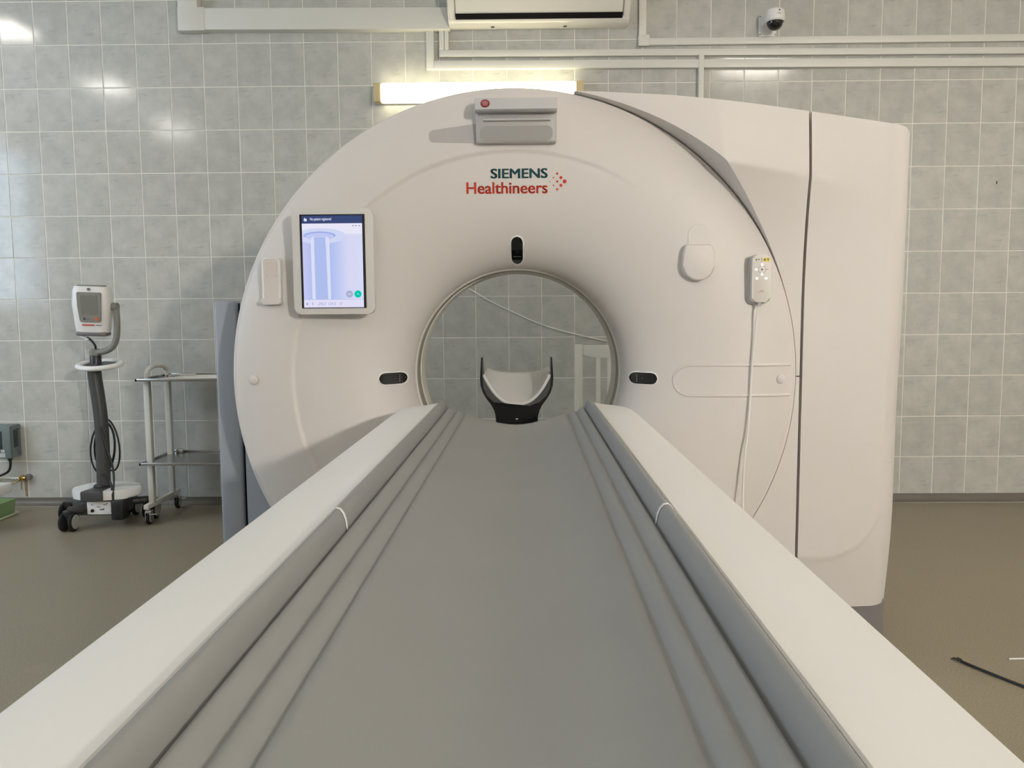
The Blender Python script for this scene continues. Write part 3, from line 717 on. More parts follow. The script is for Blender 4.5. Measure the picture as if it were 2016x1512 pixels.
# ------------------------------------------------------------------ patient table
tb = empty('patient_table', mpos(U0, 1.2), -TURN)
tag(tb, 'white motorised scanner table with broad side rails leading into the bore', 'table')
VN, VF = -0.35, 2.47                         # near and far end, as distance from the camera foot
def rail(s):
    st = [(VN, 0.345), (0.2, 0.345), (1.0, 0.345), (1.8, 0.345), (2.20, 0.345), (2.30, 0.343), (2.36, 0.336), (2.41, 0.322), (2.44, 0.306), (2.462, 0.285), (2.470, 0.262)]
    bm = bmesh.new(); R = []
    for v, xo in st:
        xi = 0.2445; e = min(0.006, (xo-xi)/3); dz = -0.010*smooth((v-2.25)/0.22)
        zt = 0.902
        sec = [(xi, 0.80), (xi, zt-0.002), (xi+0.002, zt), (xo-e, zt+dz*0.6), (xo-e*0.3, zt-e*0.3+dz), (xo, zt-e+dz), (xo, 0.815), (xo-0.012, 0.795), (xo-0.02 if xo-0.02 > xi else xi+0.003, 0.79)]
        R.append([bm.verts.new((s*x, v-1.2, z)) for x, z in sec])
    n = len(R[0])
    for a, b in zip(R, R[1:]):
        for i in range(n): bm.faces.new((a[i], a[(i+1) % n], b[(i+1) % n], b[i]))
    bm.faces.new(R[0]); bm.faces.new(R[-1]); finish(bm, 'side_rail', M_rail, tb, angle=30)
rail(-1); rail(1)
def cradle_part(name, m, prof, v0, v1, thick):
    bm = bmesh.new(); n = len(prof)
    rows = []
    for v, dzz in ((v0, 0), (v1-0.02, 0), (v1-0.006, -0.001), (v1, -0.006)):
        rows.append(([bm.verts.new((x, v-1.2, z+dzz)) for x, z in prof]))
    for a, b in zip(rows, rows[1:]):
        for i in range(n-1): bm.faces.new((a[i], a[i+1], b[i+1], b[i]))
    return bm, rows
half = [(0.2412, 0.872), (0.2412, 0.890), (0.2405, 0.9005), (0.238, 0.9075), (0.2335, 0.9115), (0.2285, 0.9105), (0.2235, 0.9045), (0.2205, 0.8965), (0.2190, 0.8880), (0.2178, 0.8815), (0.2168, 0.8795), (0.2158, 0.8800), (0.2146, 0.8835), (0.2125, 0.8862), (0.2090, 0.8868), (0.2040, 0.8850), (0.1985, 0.8800), (0.1940, 0.8742), (0.1920, 0.8718), (0.1908, 0.8708), (0.1896, 0.8712), (0.1880, 0.8730), (0.1855, 0.8748), (0.1815, 0.8752), (0.1755, 0.8728), (0.1700, 0.8685), (0.1665, 0.8645), (0.1648, 0.8622), (0.1637, 0.8613), (0.1625, 0.8618), (0.1608, 0.8636), (0.1580, 0.8650), (0.150, 0.8642), (0.140, 0.8607), (0.122, 0.8555), (0.10, 0.8495), (0.075, 0.8432), (0.05, 0.8372), (0.025, 0.8330), (0.0, 0.8315)]
prof = [(-x, z) for x, z in half]+[(x, z) for x, z in half[-2::-1]]
bm, rows = cradle_part('shell', M_rail, [(x*0.985, z-0.030) for x, z in prof], VN+0.01, 2.475, 0.02)
for r in rows: pass
tag(finish(bm, 'cradle', M_black, tb, angle=60), 'dark carbon cradle under the mattress')
bbox('table_body', M_rail, tb, -0.322, 0.322, VN-1.18, 2.25-1.2, 0.62, 0.80, 0.03, 3)
bbox('lift_column', M_basegrey, tb, -0.24, 0.24, -0.75, 0.55, 0.14, 0.63, 0.02, 2)
bbox('table_foot', M_rail, tb, -0.33, 0.33, -0.95, 0.75, 0.0, 0.15, 0.03, 3)
# mattress lies in the cradle
mt = empty('mattress', mpos(U0, 1.2), -TURN)
tag(mt, 'long grey vinyl mattress with raised side bolsters and grooves lying in the table', 'mattress')
bm = bmesh.new()
def mat_pt(v, dz, sh, p): return (p[0]*sh, v-1.2, p[1]+dz)
rows = []
for v, dz, sh in ((VN+0.02, 0, 1), (0.5, 0, 1), (1.5, 0, 1), (2.46, 0, 1), (2.478, -0.0008, 1), (2.488, -0.003, 0.999), (2.493, -0.008, 0.997), (2.494, -0.02, 0.995)):
    rows.append([bm.verts.new(mat_pt(v, dz, sh, p)) for p in prof])
rows.append([bm.verts.new((p[0]*0.99, 2.48-1.2, p[1]-0.024)) for p in prof])
rows.append([bm.verts.new((p[0]*0.99, VN+0.02-1.2, p[1]-0.024)) for p in prof])
n = len(prof)
for a, b in zip(rows, rows[1:]+rows[:1]):
    for i in range(n-1): bm.faces.new((a[i], a[i+1], b[i+1], b[i]))
finish(bm, 'vinyl_cover', M_mattress, mt, angle=70)
for s, v0, sl_ in ((-1, 1.085, -0.012), (1, 1.100, 0.004)):    # white marker strips over the bolsters
    bm = bmesh.new(); pp = [p for p in half[1:10]]; up_, w = 0.0014, 0.0075
    A, B = [], []
    for k, p in enumerate(pp):
        q0 = pp[max(k-1, 0)]; q1 = pp[min(k+1, len(pp)-1)]; tx, tz = q1[0]-q0[0], q1[1]-q0[1]; l = math.hypot(tx, tz)
        nx, nz = -tz/l, tx/l
        if nz < 0 or (abs(nz) < 0.3 and ((nx < 0) == (p[0] > 0.232))): pass
        nx, nz = (tz/l, -tx/l) if (tz/l*(p[0]-0.232)+(-tx/l)*(p[1]-0.885)) > 0 else (-tz/l, tx/l)
        off = sl_*k/len(pp)
        A.append(bm.verts.new((s*(p[0]+nx*up_), v0+off-1.2-w/2, p[1]+nz*up_))); B.append(bm.verts.new((s*(p[0]+nx*up_), v0+off-1.2+w/2, p[1]+nz*up_)))
    for i in range(len(A)-1): bm.faces.new((A[i], A[i+1], B[i+1], B[i]))
    o = finish(bm, 'marker_strip', M_white, mt, angle=70); tag(o, 'white marker strip over the bolster')
    md = o.modifiers.new('thick', 'SOLIDIFY'); md.thickness = 0.0008
# headrest
hd = empty('head_support', mpos(U0, 2.74), -TURN)
tag(hd, 'black forked head support with grey cushion at far end of table', 'headrest')
bm = bmesh.new()
outer = [(0.1235, 1.030), (0.1265, 0.985), (0.1280, 0.955), (0.1260, 0.930), (0.118, 0.905), (0.104, 0.882), (0.090, 0.864), (0.080, 0.845), (0.0745, 0.825), (0.072, 0.795)]
inner = [(0.1195, 1.030), (0.1195, 0.960), (0.1170, 0.925), (0.105, 0.897), (0.080, 0.873), (0.045, 0.860), (0.0, 0.856)]
pts = outer+[(-x, z) for x, z in outer[::-1]]+[(-x, z) for x, z in inner[:-1]]+inner[::-1]
A = [bm.verts.new((x, 0.0, z)) for x, z in pts]
def zb(x, z): return z+ (0.0 if z > 0.98 else 0.02)
B = [bm.verts.new((x*0.99, 0.035 if z > 0.97 else (0.10 if z > 0.94 else 0.20), z if z > 0.94 else z+0.012)) for x, z in pts]; n = len(pts)
bm.faces.new(A); bm.faces.new(B[::-1])
for i in range(n): bm.faces.new((A[i], B[i], B[(i+1) % n], A[(i+1) % n]))
bmesh.ops.triangulate(bm, faces=[f for f in bm.faces if len(f.verts) > 4])
finish(bm, 'forked_holder', M_carbon, hd, angle=30)
bbox('mounting_tongue', M_carbon, hd, -0.072, 0.072, -0.42, 0.03, 0.775, 0.802, 0.006)
bbox('centre_mark', M_white, hd, -0.004, 0.004, -0.0010, 0.0008, 0.812, 0.8155)
bm = bmesh.new()
def cush(u, w):
    a = (u*2-1); x = a*0.1165
    zf = 0.864+0.105*abs(a)**2.4; zbk = 0.958+0.020*abs(a)**3
    t = w
    z = zf+(zbk-zf)*smooth(t)**0.9
    return (x, 0.004+0.20*t, z)
V = grid(bm, 33, 17, cush)
o = finish(bm, 'cushion', M_cushion, hd, angle=70); tag(o, 'pale grey scooped cushion')
md = o.modifiers.new('thick', 'SOLIDIFY'); md.thickness = 0.010; md.offset = 1.0 if False else 0.0

# ------------------------------------------------------------------ things on the tiled wall
YF = YW-0.0015
def trunk(name, segs, depth, label, lid=True):
    t = empty(name, (segs[0][0], YF, segs[0][2])); tag(t, label, 'cable trunking', 'cable trunking on the tiled wall')
    for (x0, x1, z0, z1, sk) in segs:
        bm = bmesh.new(); ox, oz = segs[0][0], segs[0][2]
        vs = [(x0, z0), (x1, z0+sk), (x1, z1+sk), (x0, z1)]
        prism_xz(bm, [(x-ox, z-oz) for x, z in vs], -depth, 0.0, 0.003, 2)
        finish(bm, 'channel', M_trunk, t)
    return t
t = trunk('cable_trunking', [(-1.985, -0.40, 2.862, 2.985, -0.012)], 0.060, 'broad white trunking running from upper left corner to air conditioner')
bbox('channel', M_trunk, t, -0.015, 0.100, -0.0605, 0.0, -0.004, ZC-2.862, 0.003)
bbox('corner_cover', M_trunk, t, -0.018, 0.140, -0.063, 0.0, -0.006, 0.127, 0.003)
trunk('cable_trunking', [(-0.545, -0.500, 2.632, 2.868, 0), (-0.500, 5.8, 2.632, 2.680, -0.030)], 0.030, 'white trunking running lowest along the wall just above the glowing lamp')
t = trunk('cable_trunking', [(-0.467, 5.8, 2.702, 2.740, -0.030), (-0.467, -0.438, 2.740, 2.868, 0), (-0.436, -0.412, 2.740, 2.868, 0)], 0.030, 'narrow white trunking between two others with double drop below air conditioner')
t = trunk('cable_trunking', [(0.715, 5.8, 2.757, 2.797, 0.004), (0.715, 0.757, 2.797, 3.40, 0)], 0.026, 'white trunking highest on the right running under dome camera')
bbox('corner_cover', M_trunk, t, -0.004, 0.062, -0.029, 0.0, -0.004, 0.060, 0.004)
trunk('cable_trunking', [(1.068, 1.099, 1.9, 2.702, 0)], 0.036, 'short upright white trunking dropping behind scanner right of lamp')

# batten lamp
lb = empty('wall_lamp', (-0.236, YF, 2.49)); tag(lb, 'long glowing fluorescent batten on wall behind scanner', 'lamp')
bbox('lamp_base', M_white, lb, -0.615, 0.615, -0.025, 0.0, -0.055, 0.055, 0.003)
bbox('diffuser', M_tube, lb, -0.575, 0.575, -0.085, -0.025, -0.058, 0.052, 0.016, 3)
for s in (-1, 1): tag(bbox('end_cap', M_lampend, lb, s*0.597-0.022, s*0.597+0.022, -0.083, -0.02, -0.058, 0.052, 0.006), 'amber lamp end')
for x in (-0.205, 0.165): bbox('clip', M_white, lb, x-0.012, x+0.012, -0.06, -0.02, 0.050, 0.060, 0.003)

# air conditioner
ac = empty('air_conditioner', (0.122, YF, 2.862)); tag(ac, 'white split air conditioner high on wall above scanner', 'air conditioner')
def extr_x(name, m, prof, x0, x1, bev=0.0, angle=35):
    bm = bmesh.new(); prism_gen(bm, [(x0, y, z) for y, z in prof], (x1-x0, 0, 0), bev, 3); return finish(bm, name, m, ac, angle=angle)
extr_x('body', M_ac, [(0.0, 0.0), (-0.075, -0.002), (-0.110, 0.012), (-0.122, 0.030), (-0.122, 0.05), (-0.10, 0.30), (0.0, 0.30)], -0.528, 0.528, 0.012)
for s in (-1, 1): extr_x('side_cheek', M_ac, [(-0.05, 0.02), (-0.115, 0.022), (-0.150, 0.055), (-0.205, 0.115), (-0.215, 0.16), (-0.205, 0.30), (-0.05, 0.30)], s*0.505-0.022, s*0.505+0.022, 0.010)
extr_x('outlet_slot', M_gap, [(-0.10, 0.018), (-0.129, 0.020), (-0.150, 0.040), (-0.10, 0.075)], -0.482, 0.482)
extr_x('louver', M_ac, [(-0.133, 0.035), (-0.138, 0.031), (-0.206, 0.110), (-0.200, 0.118)], -0.480, 0.480, 0.002)
extr_x('front_panel', M_ac, [(-0.10, 0.128), (-0.214, 0.128), (-0.222, 0.16), (-0.210, 0.30), (-0.10, 0.30)], -0.482, 0.482, 0.004)
tag(extr_x('trim_strip', M_teals, [(-0.19, 0.1215), (-0.218, 0.1215), (-0.219, 0.131), (-0.19, 0.131)], -0.480, 0.480), 'pale teal strip')
for x in (-0.27, 0.155): bbox('clip', M_black, ac, x-0.010, x+0.010, -0.062, -0.045, -0.004, 0.002)

# dome camera
dc = empty('dome_camera', (1.475, YF, 2.798)); tag(dc, 'white dome security camera with black glass ball high on right of wall', 'camera')
bbox('mounting_plate', M_white, dc, -0.052, 0.052, -0.014, 0.0, 0.005, 0.128, 0.004)
bm = bmesh.new(); prism_gen(bm, [(-0.040, -0.01, 0.060), (-0.040, -0.12, 0.055), (-0.040, -0.12, 0.112), (-0.040, -0.01, 0.112)], (0.080, 0, 0), 0.006, 2); finish(bm, 'arm', M_white, dc)
bm = bmesh.new(); lathe(bm, [(0.0, 0.150), (0.040, 0.148), (0.052, 0.138), (0.055, 0.115), (0.055, 0.085), (0.050, 0.078), (0.0, 0.078)], (0.010, -0.115, -0.028), 'Z', 32); finish(bm, 'housing', M_white, dc)
bm = bmesh.new(); lathe(bm, [(0.046, 0.081), (0.045, 0.070), (0.040, 0.055), (0.030, 0.043), (0.016, 0.035), (0.0, 0.033)], (0.010, -0.115, -0.028), 'Z', 28); tag(finish(bm, 'dome', M_glassblack, dc), 'black glass ball')
bm = bmesh.new(); cyl(bm, (0.018, -0.169, 0.100), (0, -1, 0), 0.0042, 0.003, 10); finish(bm, 'screw', M_black, dc)
bbox('maker_mark', M_ink2, dc, 0.006, 0.026, -0.1712, -0.165, 0.081, 0.083)
for x, z in ((-0.045, 0.015), (0.045, 0.015), (-0.045, 0.118)):
    bm = bmesh.new(); cyl(bm, (x, -0.013, z), (0, -1, 0), 0.004, 0.003, 10); finish(bm, 'screw', M_basegrey, dc)

# loose white cord slung across the wall, seen through the bore
bm = bmesh.new(); tube(bm, [(-0.85, YF-0.006, 1.62), (-0.60, YF-0.006, 1.485), (-0.324, YF-0.006, 1.342), (-0.20, YF-0.006, 1.270), (-0.072, YF-0.006, 1.205), (0.129, YF-0.006, 1.115), (0.331, YF-0.006, 1.055), (0.548, YF-0.006, 1.005), (0.90, YF-0.006, 0.93)], 0.0045, 6, 6)
tag(finish(bm, 'cord', M_cable, angle=80), 'thin white cord slung across tiles seen through the bore', 'cord')

# wall marks
bm = bmesh.new(); cyl(bm, (0, 0, 0), (0, -1, 0), 0.006, 0.0015, 10)
o = finish(bm, 'drill_hole', M_gap, None, loc=(2.87, YF-0.0008, 1.945)); o.scale = (0.5, 1, 1.6); tag(o, 'small dark drill hole in a tile at far right', 'hole')

# junction box, cable and tap at the left edge
jb = empty('junction_box', (-3.175, YF, 0.32)); tag(jb, 'grey green junction box with smoked windows and black cable on wall', 'junction box')
bbox('case', M_jbox, jb, -0.075, 0.050, -0.085, 0.0, 0.0, 0.200, 0.006)
bbox('lid', M_jbox, jb, -0.080, 0.046, -0.100, -0.080, -0.004, 0.195, 0.005)
bbox('smoked_window', M_jdark, jb, -0.068, -0.040, -0.1025, -0.095, 0.055, 0.165, 0.002); bbox('smoked_window', M_jdark, jb, -0.030, -0.004, -0.1025, -0.095, 0.055, 0.165, 0.002)
bbox('smoked_window', M_jdark, jb, 0.0455, 0.0512, -0.075, -0.030, 0.060, 0.170, 0.002)
bbox('label_plate', M_white, jb, -0.012, 0.006, -0.1018, -0.099, 0.035, 0.050); bbox('label_mark', M_ink2, jb, -0.006, 0.001, -0.1024, -0.1016, 0.039, 0.046)
bbox('rating_plate', M_lightgrey, jb, -0.060, 0.010, -0.1016, -0.099, 0.004, 0.030)
for z in (0.03, 0.18):
    bm = bmesh.new(); cyl(bm, (0.048, -0.03, z), (1, 0, 0), 0.009, 0.016, 12); finish(bm, 'bolt', M_jbox, jb)
bm = bmesh.new(); cyl(bm, (0.005, -0.05, 0.0), (0, 0, -1), 0.017, 0.014, 16); cyl(bm, (0.005, -0.05, -0.012), (0, 0, -1), 0.011, 0.016, 16); finish(bm, 'cable_gland', M_black, jb)
bm = bmesh.new(); tube(bm, [(0.005, -0.05, -0.02), (0.006, -0.05, -0.05), (-0.008, -0.05, -0.09), (-0.05, -0.05, -0.115), (-0.12, -0.05, -0.135), (-0.25, -0.05, -0.15)], 0.0075, 8, 6); finish(bm, 'cable', M_black, jb, angle=80)
tp = empty('pipe_tap', (-3.10, YF, 0.175)); tag(tp, 'small brass tap on bare pipe end with rusty streaks below', 'tap')
bm = bmesh.new(); tube(bm, [(-0.25, -0.025, -0.012), (-0.12, -0.025, 0.005), (-0.06, -0.025, 0.002), (0.0, -0.025, 0.008)], 0.008, 8, 5); finish(bm, 'pipe', M_trunk, tp, angle=80)
bm = bmesh.new(); cyl(bm, (-0.035, -0.028, 0.0), (1, 0, 0.1), 0.014, 0.045, 14); cyl(bm, (-0.015, -0.028, -0.01), (0, 0, 1), 0.008, 0.035, 12); cyl(bm, (-0.015, -0.028, 0.003), (0, -1, 0), 0.011, 0.022, 12); finish(bm, 'valve_body', M_brass, tp)
bm = bmesh.new(); tube(bm, [(-0.015, -0.052, 0.002), (-0.04, -0.055, -0.018), (-0.075, -0.055, -0.03)], 0.004, 8, 4); finish(bm, 'lever', M_brass, tp, angle=80)
bm = bmesh.new(); cyl(bm, (0.015, 0.0, 0.008), (0, -1, 0), 0.019, 0.028, 16); finish(bm, 'wall_plug', M_basegrey, tp)
bm = bmesh.new(); prism_xz(bm, [(-0.022, -0.014), (-0.004, -0.014), (-0.002, -0.06), (-0.004, -0.118), (-0.017, -0.118), (-0.020, -0.06)], -0.001, 0.001); finish(bm, 'rust_streak', M_rust, tp, smooth=False)
bm = bmesh.new(); prism_xz(bm, [(-0.044, -0.02), (-0.036, -0.02), (-0.038, -0.075), (-0.046, -0.075)], -0.001, 0.001); finish(bm, 'rust_streak', M_rust, tp, smooth=False)

# ------------------------------------------------------------------ left edge: green crate and white board
gb = empty('green_crate', (-3.275, 4.50, 0.0)); tag(gb, 'pale green plastic crate on floor at left edge', 'crate')
bm = bmesh.new(); gA = [(-0.28, -0.16), (0.235, -0.075), (0.235, 0.13), (-0.28, 0.16)]
V0 = [bm.verts.new((x*0.96, y*0.94, 0.0)) for x, y in gA]; V1 = [bm.verts.new((x, y, 0.095)) for x, y in gA]
V2 = [bm.verts.new((x*0.97, y*0.95, 0.095)) for x, y in gA]; V3 = [bm.verts.new((x*0.93, y*0.9, 0.008)) for x, y in gA]
for a, b in ((V0, V1), (V1, V2), (V2, V3)):
    for i in range(4): bm.faces.new((a[i], a[(i+1) % 4], b[(i+1) % 4], b[i]))
bm.faces.new(V0); bm.faces.new(V3); finish(bm, 'crate_body', M_green, gb, smooth=False)
bm = bmesh.new()
tube(bm, [(x*1.02, y*1.03, 0.008) for x, y in gA]+[(gA[0][0]*1.02, gA[0][1]*1.03, 0.008)], 0.008, 8); finish(bm, 'foot_rim', M_greenrim, gb, angle=80)
wb = empty('white_bench', (-3.10, 4.22, 0.0)); tag(wb, 'low white bench with rounded board, its corner showing above green crate', 'bench')
bbox('bench_top', M_white, wb, -0.45, 0.250, -0.10, 0.10, 0.205, 0.262, 0.010, 3)
for x in (-0.40, 0.02):
    for y in (-0.075, 0.075): bbox('leg', M_white, wb, x-0.018, x+0.018, y-0.018, y+0.018, 0.0, 0.21, 0.004)

# ------------------------------------------------------------------ monitor on wheeled stand
ms = empty('monitor_stand', (-2.375, 4.40, 0.0)); tag(ms, 'white patient monitor on dark wheeled column stand by tiled wall', 'monitor')
bm = bmesh.new()
ring = [(0.17*math.cos(2*PI*k/40)*(1.15 if math.cos(2*PI*k/40) > 0 else 1.08), 0.135*math.sin(2*PI*k/40)) for k in range(40)]
prism_gen(bm, [(x+0.01, y, 0.165) for x, y in ring], (0, 0, 0.052), 0.014, 3); tag(finish(bm, 'base_cover', M_white, ms), 'white oval base cover')
bm = bmesh.new(); prism_gen(bm, [(-0.055, -0.153, 0.160), (0.060, -0.153, 0.160), (0.050, 0.02, 0.160), (-0.040, 0.02, 0.160)], (0, 0, 0.062), 0.010, 2); finish(bm, 'column_foot', M_dark, ms)
bm = bmesh.new(); lathe(bm, [(0.046, 0.218), (0.046, 0.228), (0.040, 0.236)], (0.005, -0.03, 0), 'Z', 24); finish(bm, 'collar', M_black, ms)
bm = bmesh.new(); tube(bm, [(0.012, -0.03, 0.21), (0.016, -0.03, 0.35), (0.018, -0.03, 0.50), (0.016, -0.03, 0.62), (0.006, -0.03, 0.74), (-0.004, -0.03, 0.84), (-0.006, -0.03, 0.92)], 0.036, 20, 5); finish(bm, 'column', M_dark, ms, angle=80)
bbox('equipment_box', M_dark, ms, -0.14, 0.13, -0.095, 0.07, 0.070, 0.168, 0.012)
tag(bbox('rating_plate', M_white, ms, -0.052, 0.085, -0.0985, -0.094, 0.078, 0.150, 0.002), 'white plate with small print')
for i in range(9):
    x = -0.042+random.random()*0.11; z = 0.085+random.random()*0.055
    bbox('print_mark', M_ink2, ms, x, x+0.006+random.random()*0.02, -0.0992, -0.098, z, z+0.004)
bbox('socket', M_black, ms, 0.088, 0.120, -0.101, -0.09, 0.085, 0.148, 0.006)
bm = bmesh.new(); cyl(bm, (-0.022, -0.098, 0.100), (0, -1, 0), 0.010, 0.004, 8); finish(bm, 'socket', M_black, ms)
def twin_caster(x, y, R=0.052):
    bbox('base_arm', M_dark, ms, min(0, x)+(0.02 if x < 0 else 0), max(0, x), y*0.55-0.03 if y < 0 else y*0.5-0.02, y*0.55+0.03 if y < 0 else y*0.9, 0.088, 0.122, 0.010) if False else None
    bm = bmesh.new(); tube(bm, [(x*0.45, y*0.45, 0.118), (x, y, 0.112)], 0.022, 10); finish(bm, 'base_arm', M_dark, ms, angle=80)
    fk = bbox('caster', M_black, ms, x-0.026, x+0.026, y-0.022, y+0.034, 0.060, 0.118, 0.010)
    for s in (-1, 1):
        bm = bmesh.new(); lathe(bm, [(0.0, -0.012), (R*0.75, -0.012), (R, -0.006), (R, 0.006), (R*0.75, 0.012), (0.0, 0.012)], (x+s*0.026, y, R), 'X', 28); w = finish(bm, 'wheel', M_rubber, fk)
        bm = bmesh.new(); cyl(bm, (x+s*0.0375, y, R), (s, 0, 0), R*0.76, 0.002, 24); finish(bm, 'wheel_disc', M_wheelgrey, fk)
twin_caster(-0.125, -0.155); twin_caster(-0.255, 0.07); twin_caster(0.205, 0.12); twin_caster(0.05, 0.20)
# handle ring
bm = bmesh.new(); n1, n2 = 48, 10; V = []
for i in range(n1):
    a = 2*PI*i/n1; V.append([bm.verts.new(((0.108+0.019*math.cos(2*PI*j/n2))*math.cos(a)*1.0, (0.100+0.019*math.cos(2*PI*j/n2))*math.sin(a), 0.0145*math.sin(2*PI*j/n2))) for j in range(n2)])
for i in range(n1):
    for j in range(n2): bm.faces.new((V[i][j], V[(i+1) % n1][j], V[(i+1) % n1][(j+1) % n2], V[i][(j+1) % n2]))
tag(finish(bm, 'handle_ring', M_white, ms, loc=(0.030, -0.035, 0.914), rot=(0.16, 0, 0), angle=80), 'white handle ring')
bm = bmesh.new(); lathe(bm, [(0.0, -0.006), (0.085, -0.004), (0.085, 0.004), (0.0, 0.006)], (0, 0, 0), 'Z', 32); finish(bm, 'ring_plate', M_black, ms, loc=(0.030, -0.035, 0.911), rot=(0.16, 0, 0))
bm = bmesh.new(); lathe(bm, [(0.030, 0.90), (0.030, 0.962), (0.028, 0.966)], (0.005, -0.03, 0), 'Z', 20); finish(bm, 'neck', M_black, ms)
bm = bmesh.new(); lathe(bm, [(0.030, 0.966), (0.030, 0.990), (0.020, 1.004), (0.0, 1.006)], (0.003, -0.03, 0), 'Z', 20); finish(bm, 'swivel', M_olive, ms)
bm = bmesh.new(); tube(bm, [(0.012, -0.035, 0.983), (0.060, -0.04, 0.988), (0.108, -0.045, 1.010), (0.136, -0.05, 1.055), (0.145, -0.05, 1.12), (0.145, -0.05, 1.19), (0.144, -0.05, 1.235)], 0.017, 12, 5); finish(bm, 'yoke_arm', M_olive, ms, angle=80)
bm = bmesh.new(); cyl(bm, (0.155, -0.05, 1.235), (-1, 0, 0), 0.022, 0.035, 18); finish(bm, 'yoke_joint', M_olive, ms)
mr_ = finish(bmesh.new(), 'monitor_shell', M_white, ms, loc=(-0.028, -0.075, 1.215), rot=(-0.05, 0, -0.16)) if False else None
bm = bmesh.new()
def shell_sec(z):
    t = (z+0.125)/0.25
    w = interp([(0, 0.085), (0.15, 0.090), (0.6, 0.102), (0.92, 0.097), (1.0, 0.088)], t); d = interp([(0, 0.040), (0.1, 0.048), (0.6, 0.055), (1, 0.050)], t)
    return w, d
R = []
for k in range(13):
    z = -0.125+0.25*k/12; w, d = shell_sec(z)
    R.append([bm.verts.new((math.copysign(abs(math.cos(a))**0.45, math.cos(a))*w, math.copysign(abs(math.sin(a))**0.6, math.sin(a))*d, z)) for a in [2*PI*(i+0.5)/32 for i in range(32)]])
for a, b in zip(R, R[1:]):
    for i in range(32): bm.faces.new((a[i], a[(i+1) % 32], b[(i+1) % 32], b[i]))
bm.faces.new(R[0]); bm.faces.new(R[-1])
sh = finish(bm, 'monitor_shell', M_white, ms, loc=(0.022, -0.060, 1.222), rot=(0.04, 0.035, 0.10), angle=50)
bm = bmesh.new()
prism_xz(bm, [(-0.056, 0.094), (0.062, 0.094), (0.066, 0.088), (0.066, 0.02), (0.062, -0.060), (0.054, -0.068), (-0.040, -0.068), (-0.048, -0.060), (-0.058, 0.02), (-0.062, 0.086)], -0.0595, -0.045, 0.002, 1); finish(bm, 'monitor_panel', M_olive, sh)
bm = bmesh.new(); prism_xz(bm, [(-0.042, 0.078), (0.048, 0.078), (0.048, -0.028), (-0.035, -0.028)], -0.0605, -0.055); tag(finish(bm, 'monitor_screen', M_screyes, sh, smooth=False), 'grey blank screen')
bm = bmesh.new(); cyl(bm, (0.042, -0.058, -0.050), (0, -1, 0), 0.010, 0.004, 20); tag(finish(bm, 'monitor_button', mat('orange_button', (0.55, 0.12, 0.05), 0.4), sh), 'orange round button')
bm = bmesh.new(); cyl(bm, (-0.022, -0.058, -0.050), (0, -1, 0), 0.0065, 0.003, 14); finish(bm, 'monitor_knob', M_dark, sh)
bbox('print_line', M_ink2, sh, -0.012, 0.006, -0.0602, -0.055, -0.052, -0.049)
bbox('maker_print', M_orange, sh, -0.038, 0.026, -0.0555, -0.045, -0.0865, -0.081); bbox('maker_print', M_ink2, sh, 0.036, 0.062, -0.0545, -0.045, -0.0855, -0.082)
bm = bmesh.new(); cyl(bm, (0.002, -0.0535, 0.110), (0, -1, 0), 0.008, 0.003, 16); finish(bm, 'emblem', M_basegrey, sh)
bbox('monitor_foot', M_basegrey, sh, -0.080, 0.082, -0.043, 0.035, -0.146, -0.122, 0.010, 3)
bbox('top_trim', M_olive, sh, -0.07, 0.06, -0.03, 0.04, 0.122, 0.133, 0.004)
bm = bmesh.new(); tube(bm, [(-0.055, -0.06, 1.075), (-0.030, -0.065, 1.067), (-0.010, -0.065, 1.052)], 0.008, 8, 4); tag(finish(bm, 'plug', M_white, ms, angle=80), 'white cable plug')
bm = bmesh.new(); tube(bm, [(-0.020, -0.06, 1.067), (0.003, -0.06, 1.050), (0.018, -0.05, 1.020), (0.012, -0.04, 1.00)], 0.006, 8, 5); finish(bm, 'cable', M_black, ms, angle=80)
# hanging black mains cable loops
def loop(cx, w, z0, z1, y, tw=0.0):
    bm = bmesh.new(); pts = []
    for k in range(25):
        a = 2*PI*k/24; pts.append((cx+w*math.sin(a)+tw*math.cos(a), y-0.045*abs(math.sin(a))*0.2, (z0+z1)/2+(z1-z0)/2*math.cos(a)))
    tube(bm, pts, 0.0052, 6); finish(bm, 'cable_loop', M_black, ms, angle=80)
loop(0.000, 0.070, 0.285, 0.585, 0.012, 0.015); loop(0.004, 0.058, 0.310, 0.575, 0.024, 0.010); loop(0.024, 0.062, 0.300, 0.600, 0.030, -0.012)
bm = bmesh.new(); tube(bm, [(0.035, -0.07, 0.57), (0.055, -0.072, 0.47), (0.085, -0.075, 0.38), (0.098, -0.08, 0.30), (0.108, -0.11, 0.22), (0.108, -0.125, 0.14), (0.10, -0.12, 0.10)], 0.0058, 8, 6); finish(bm, 'cable', M_black, ms, angle=80)
bm = bmesh.new(); tube(bm, [(0.03, -0.07, 0.30), (0.075, -0.08, 0.265), (0.10, -0.11, 0.215), (0.112, -0.125, 0.13)], 0.0055, 8, 6); finish(bm, 'cable', M_black, ms, angle=80)
bbox('plug_block', M_black, ms, 0.095, 0.165, -0.13, -0.06, 0.05, 0.165, 0.012)

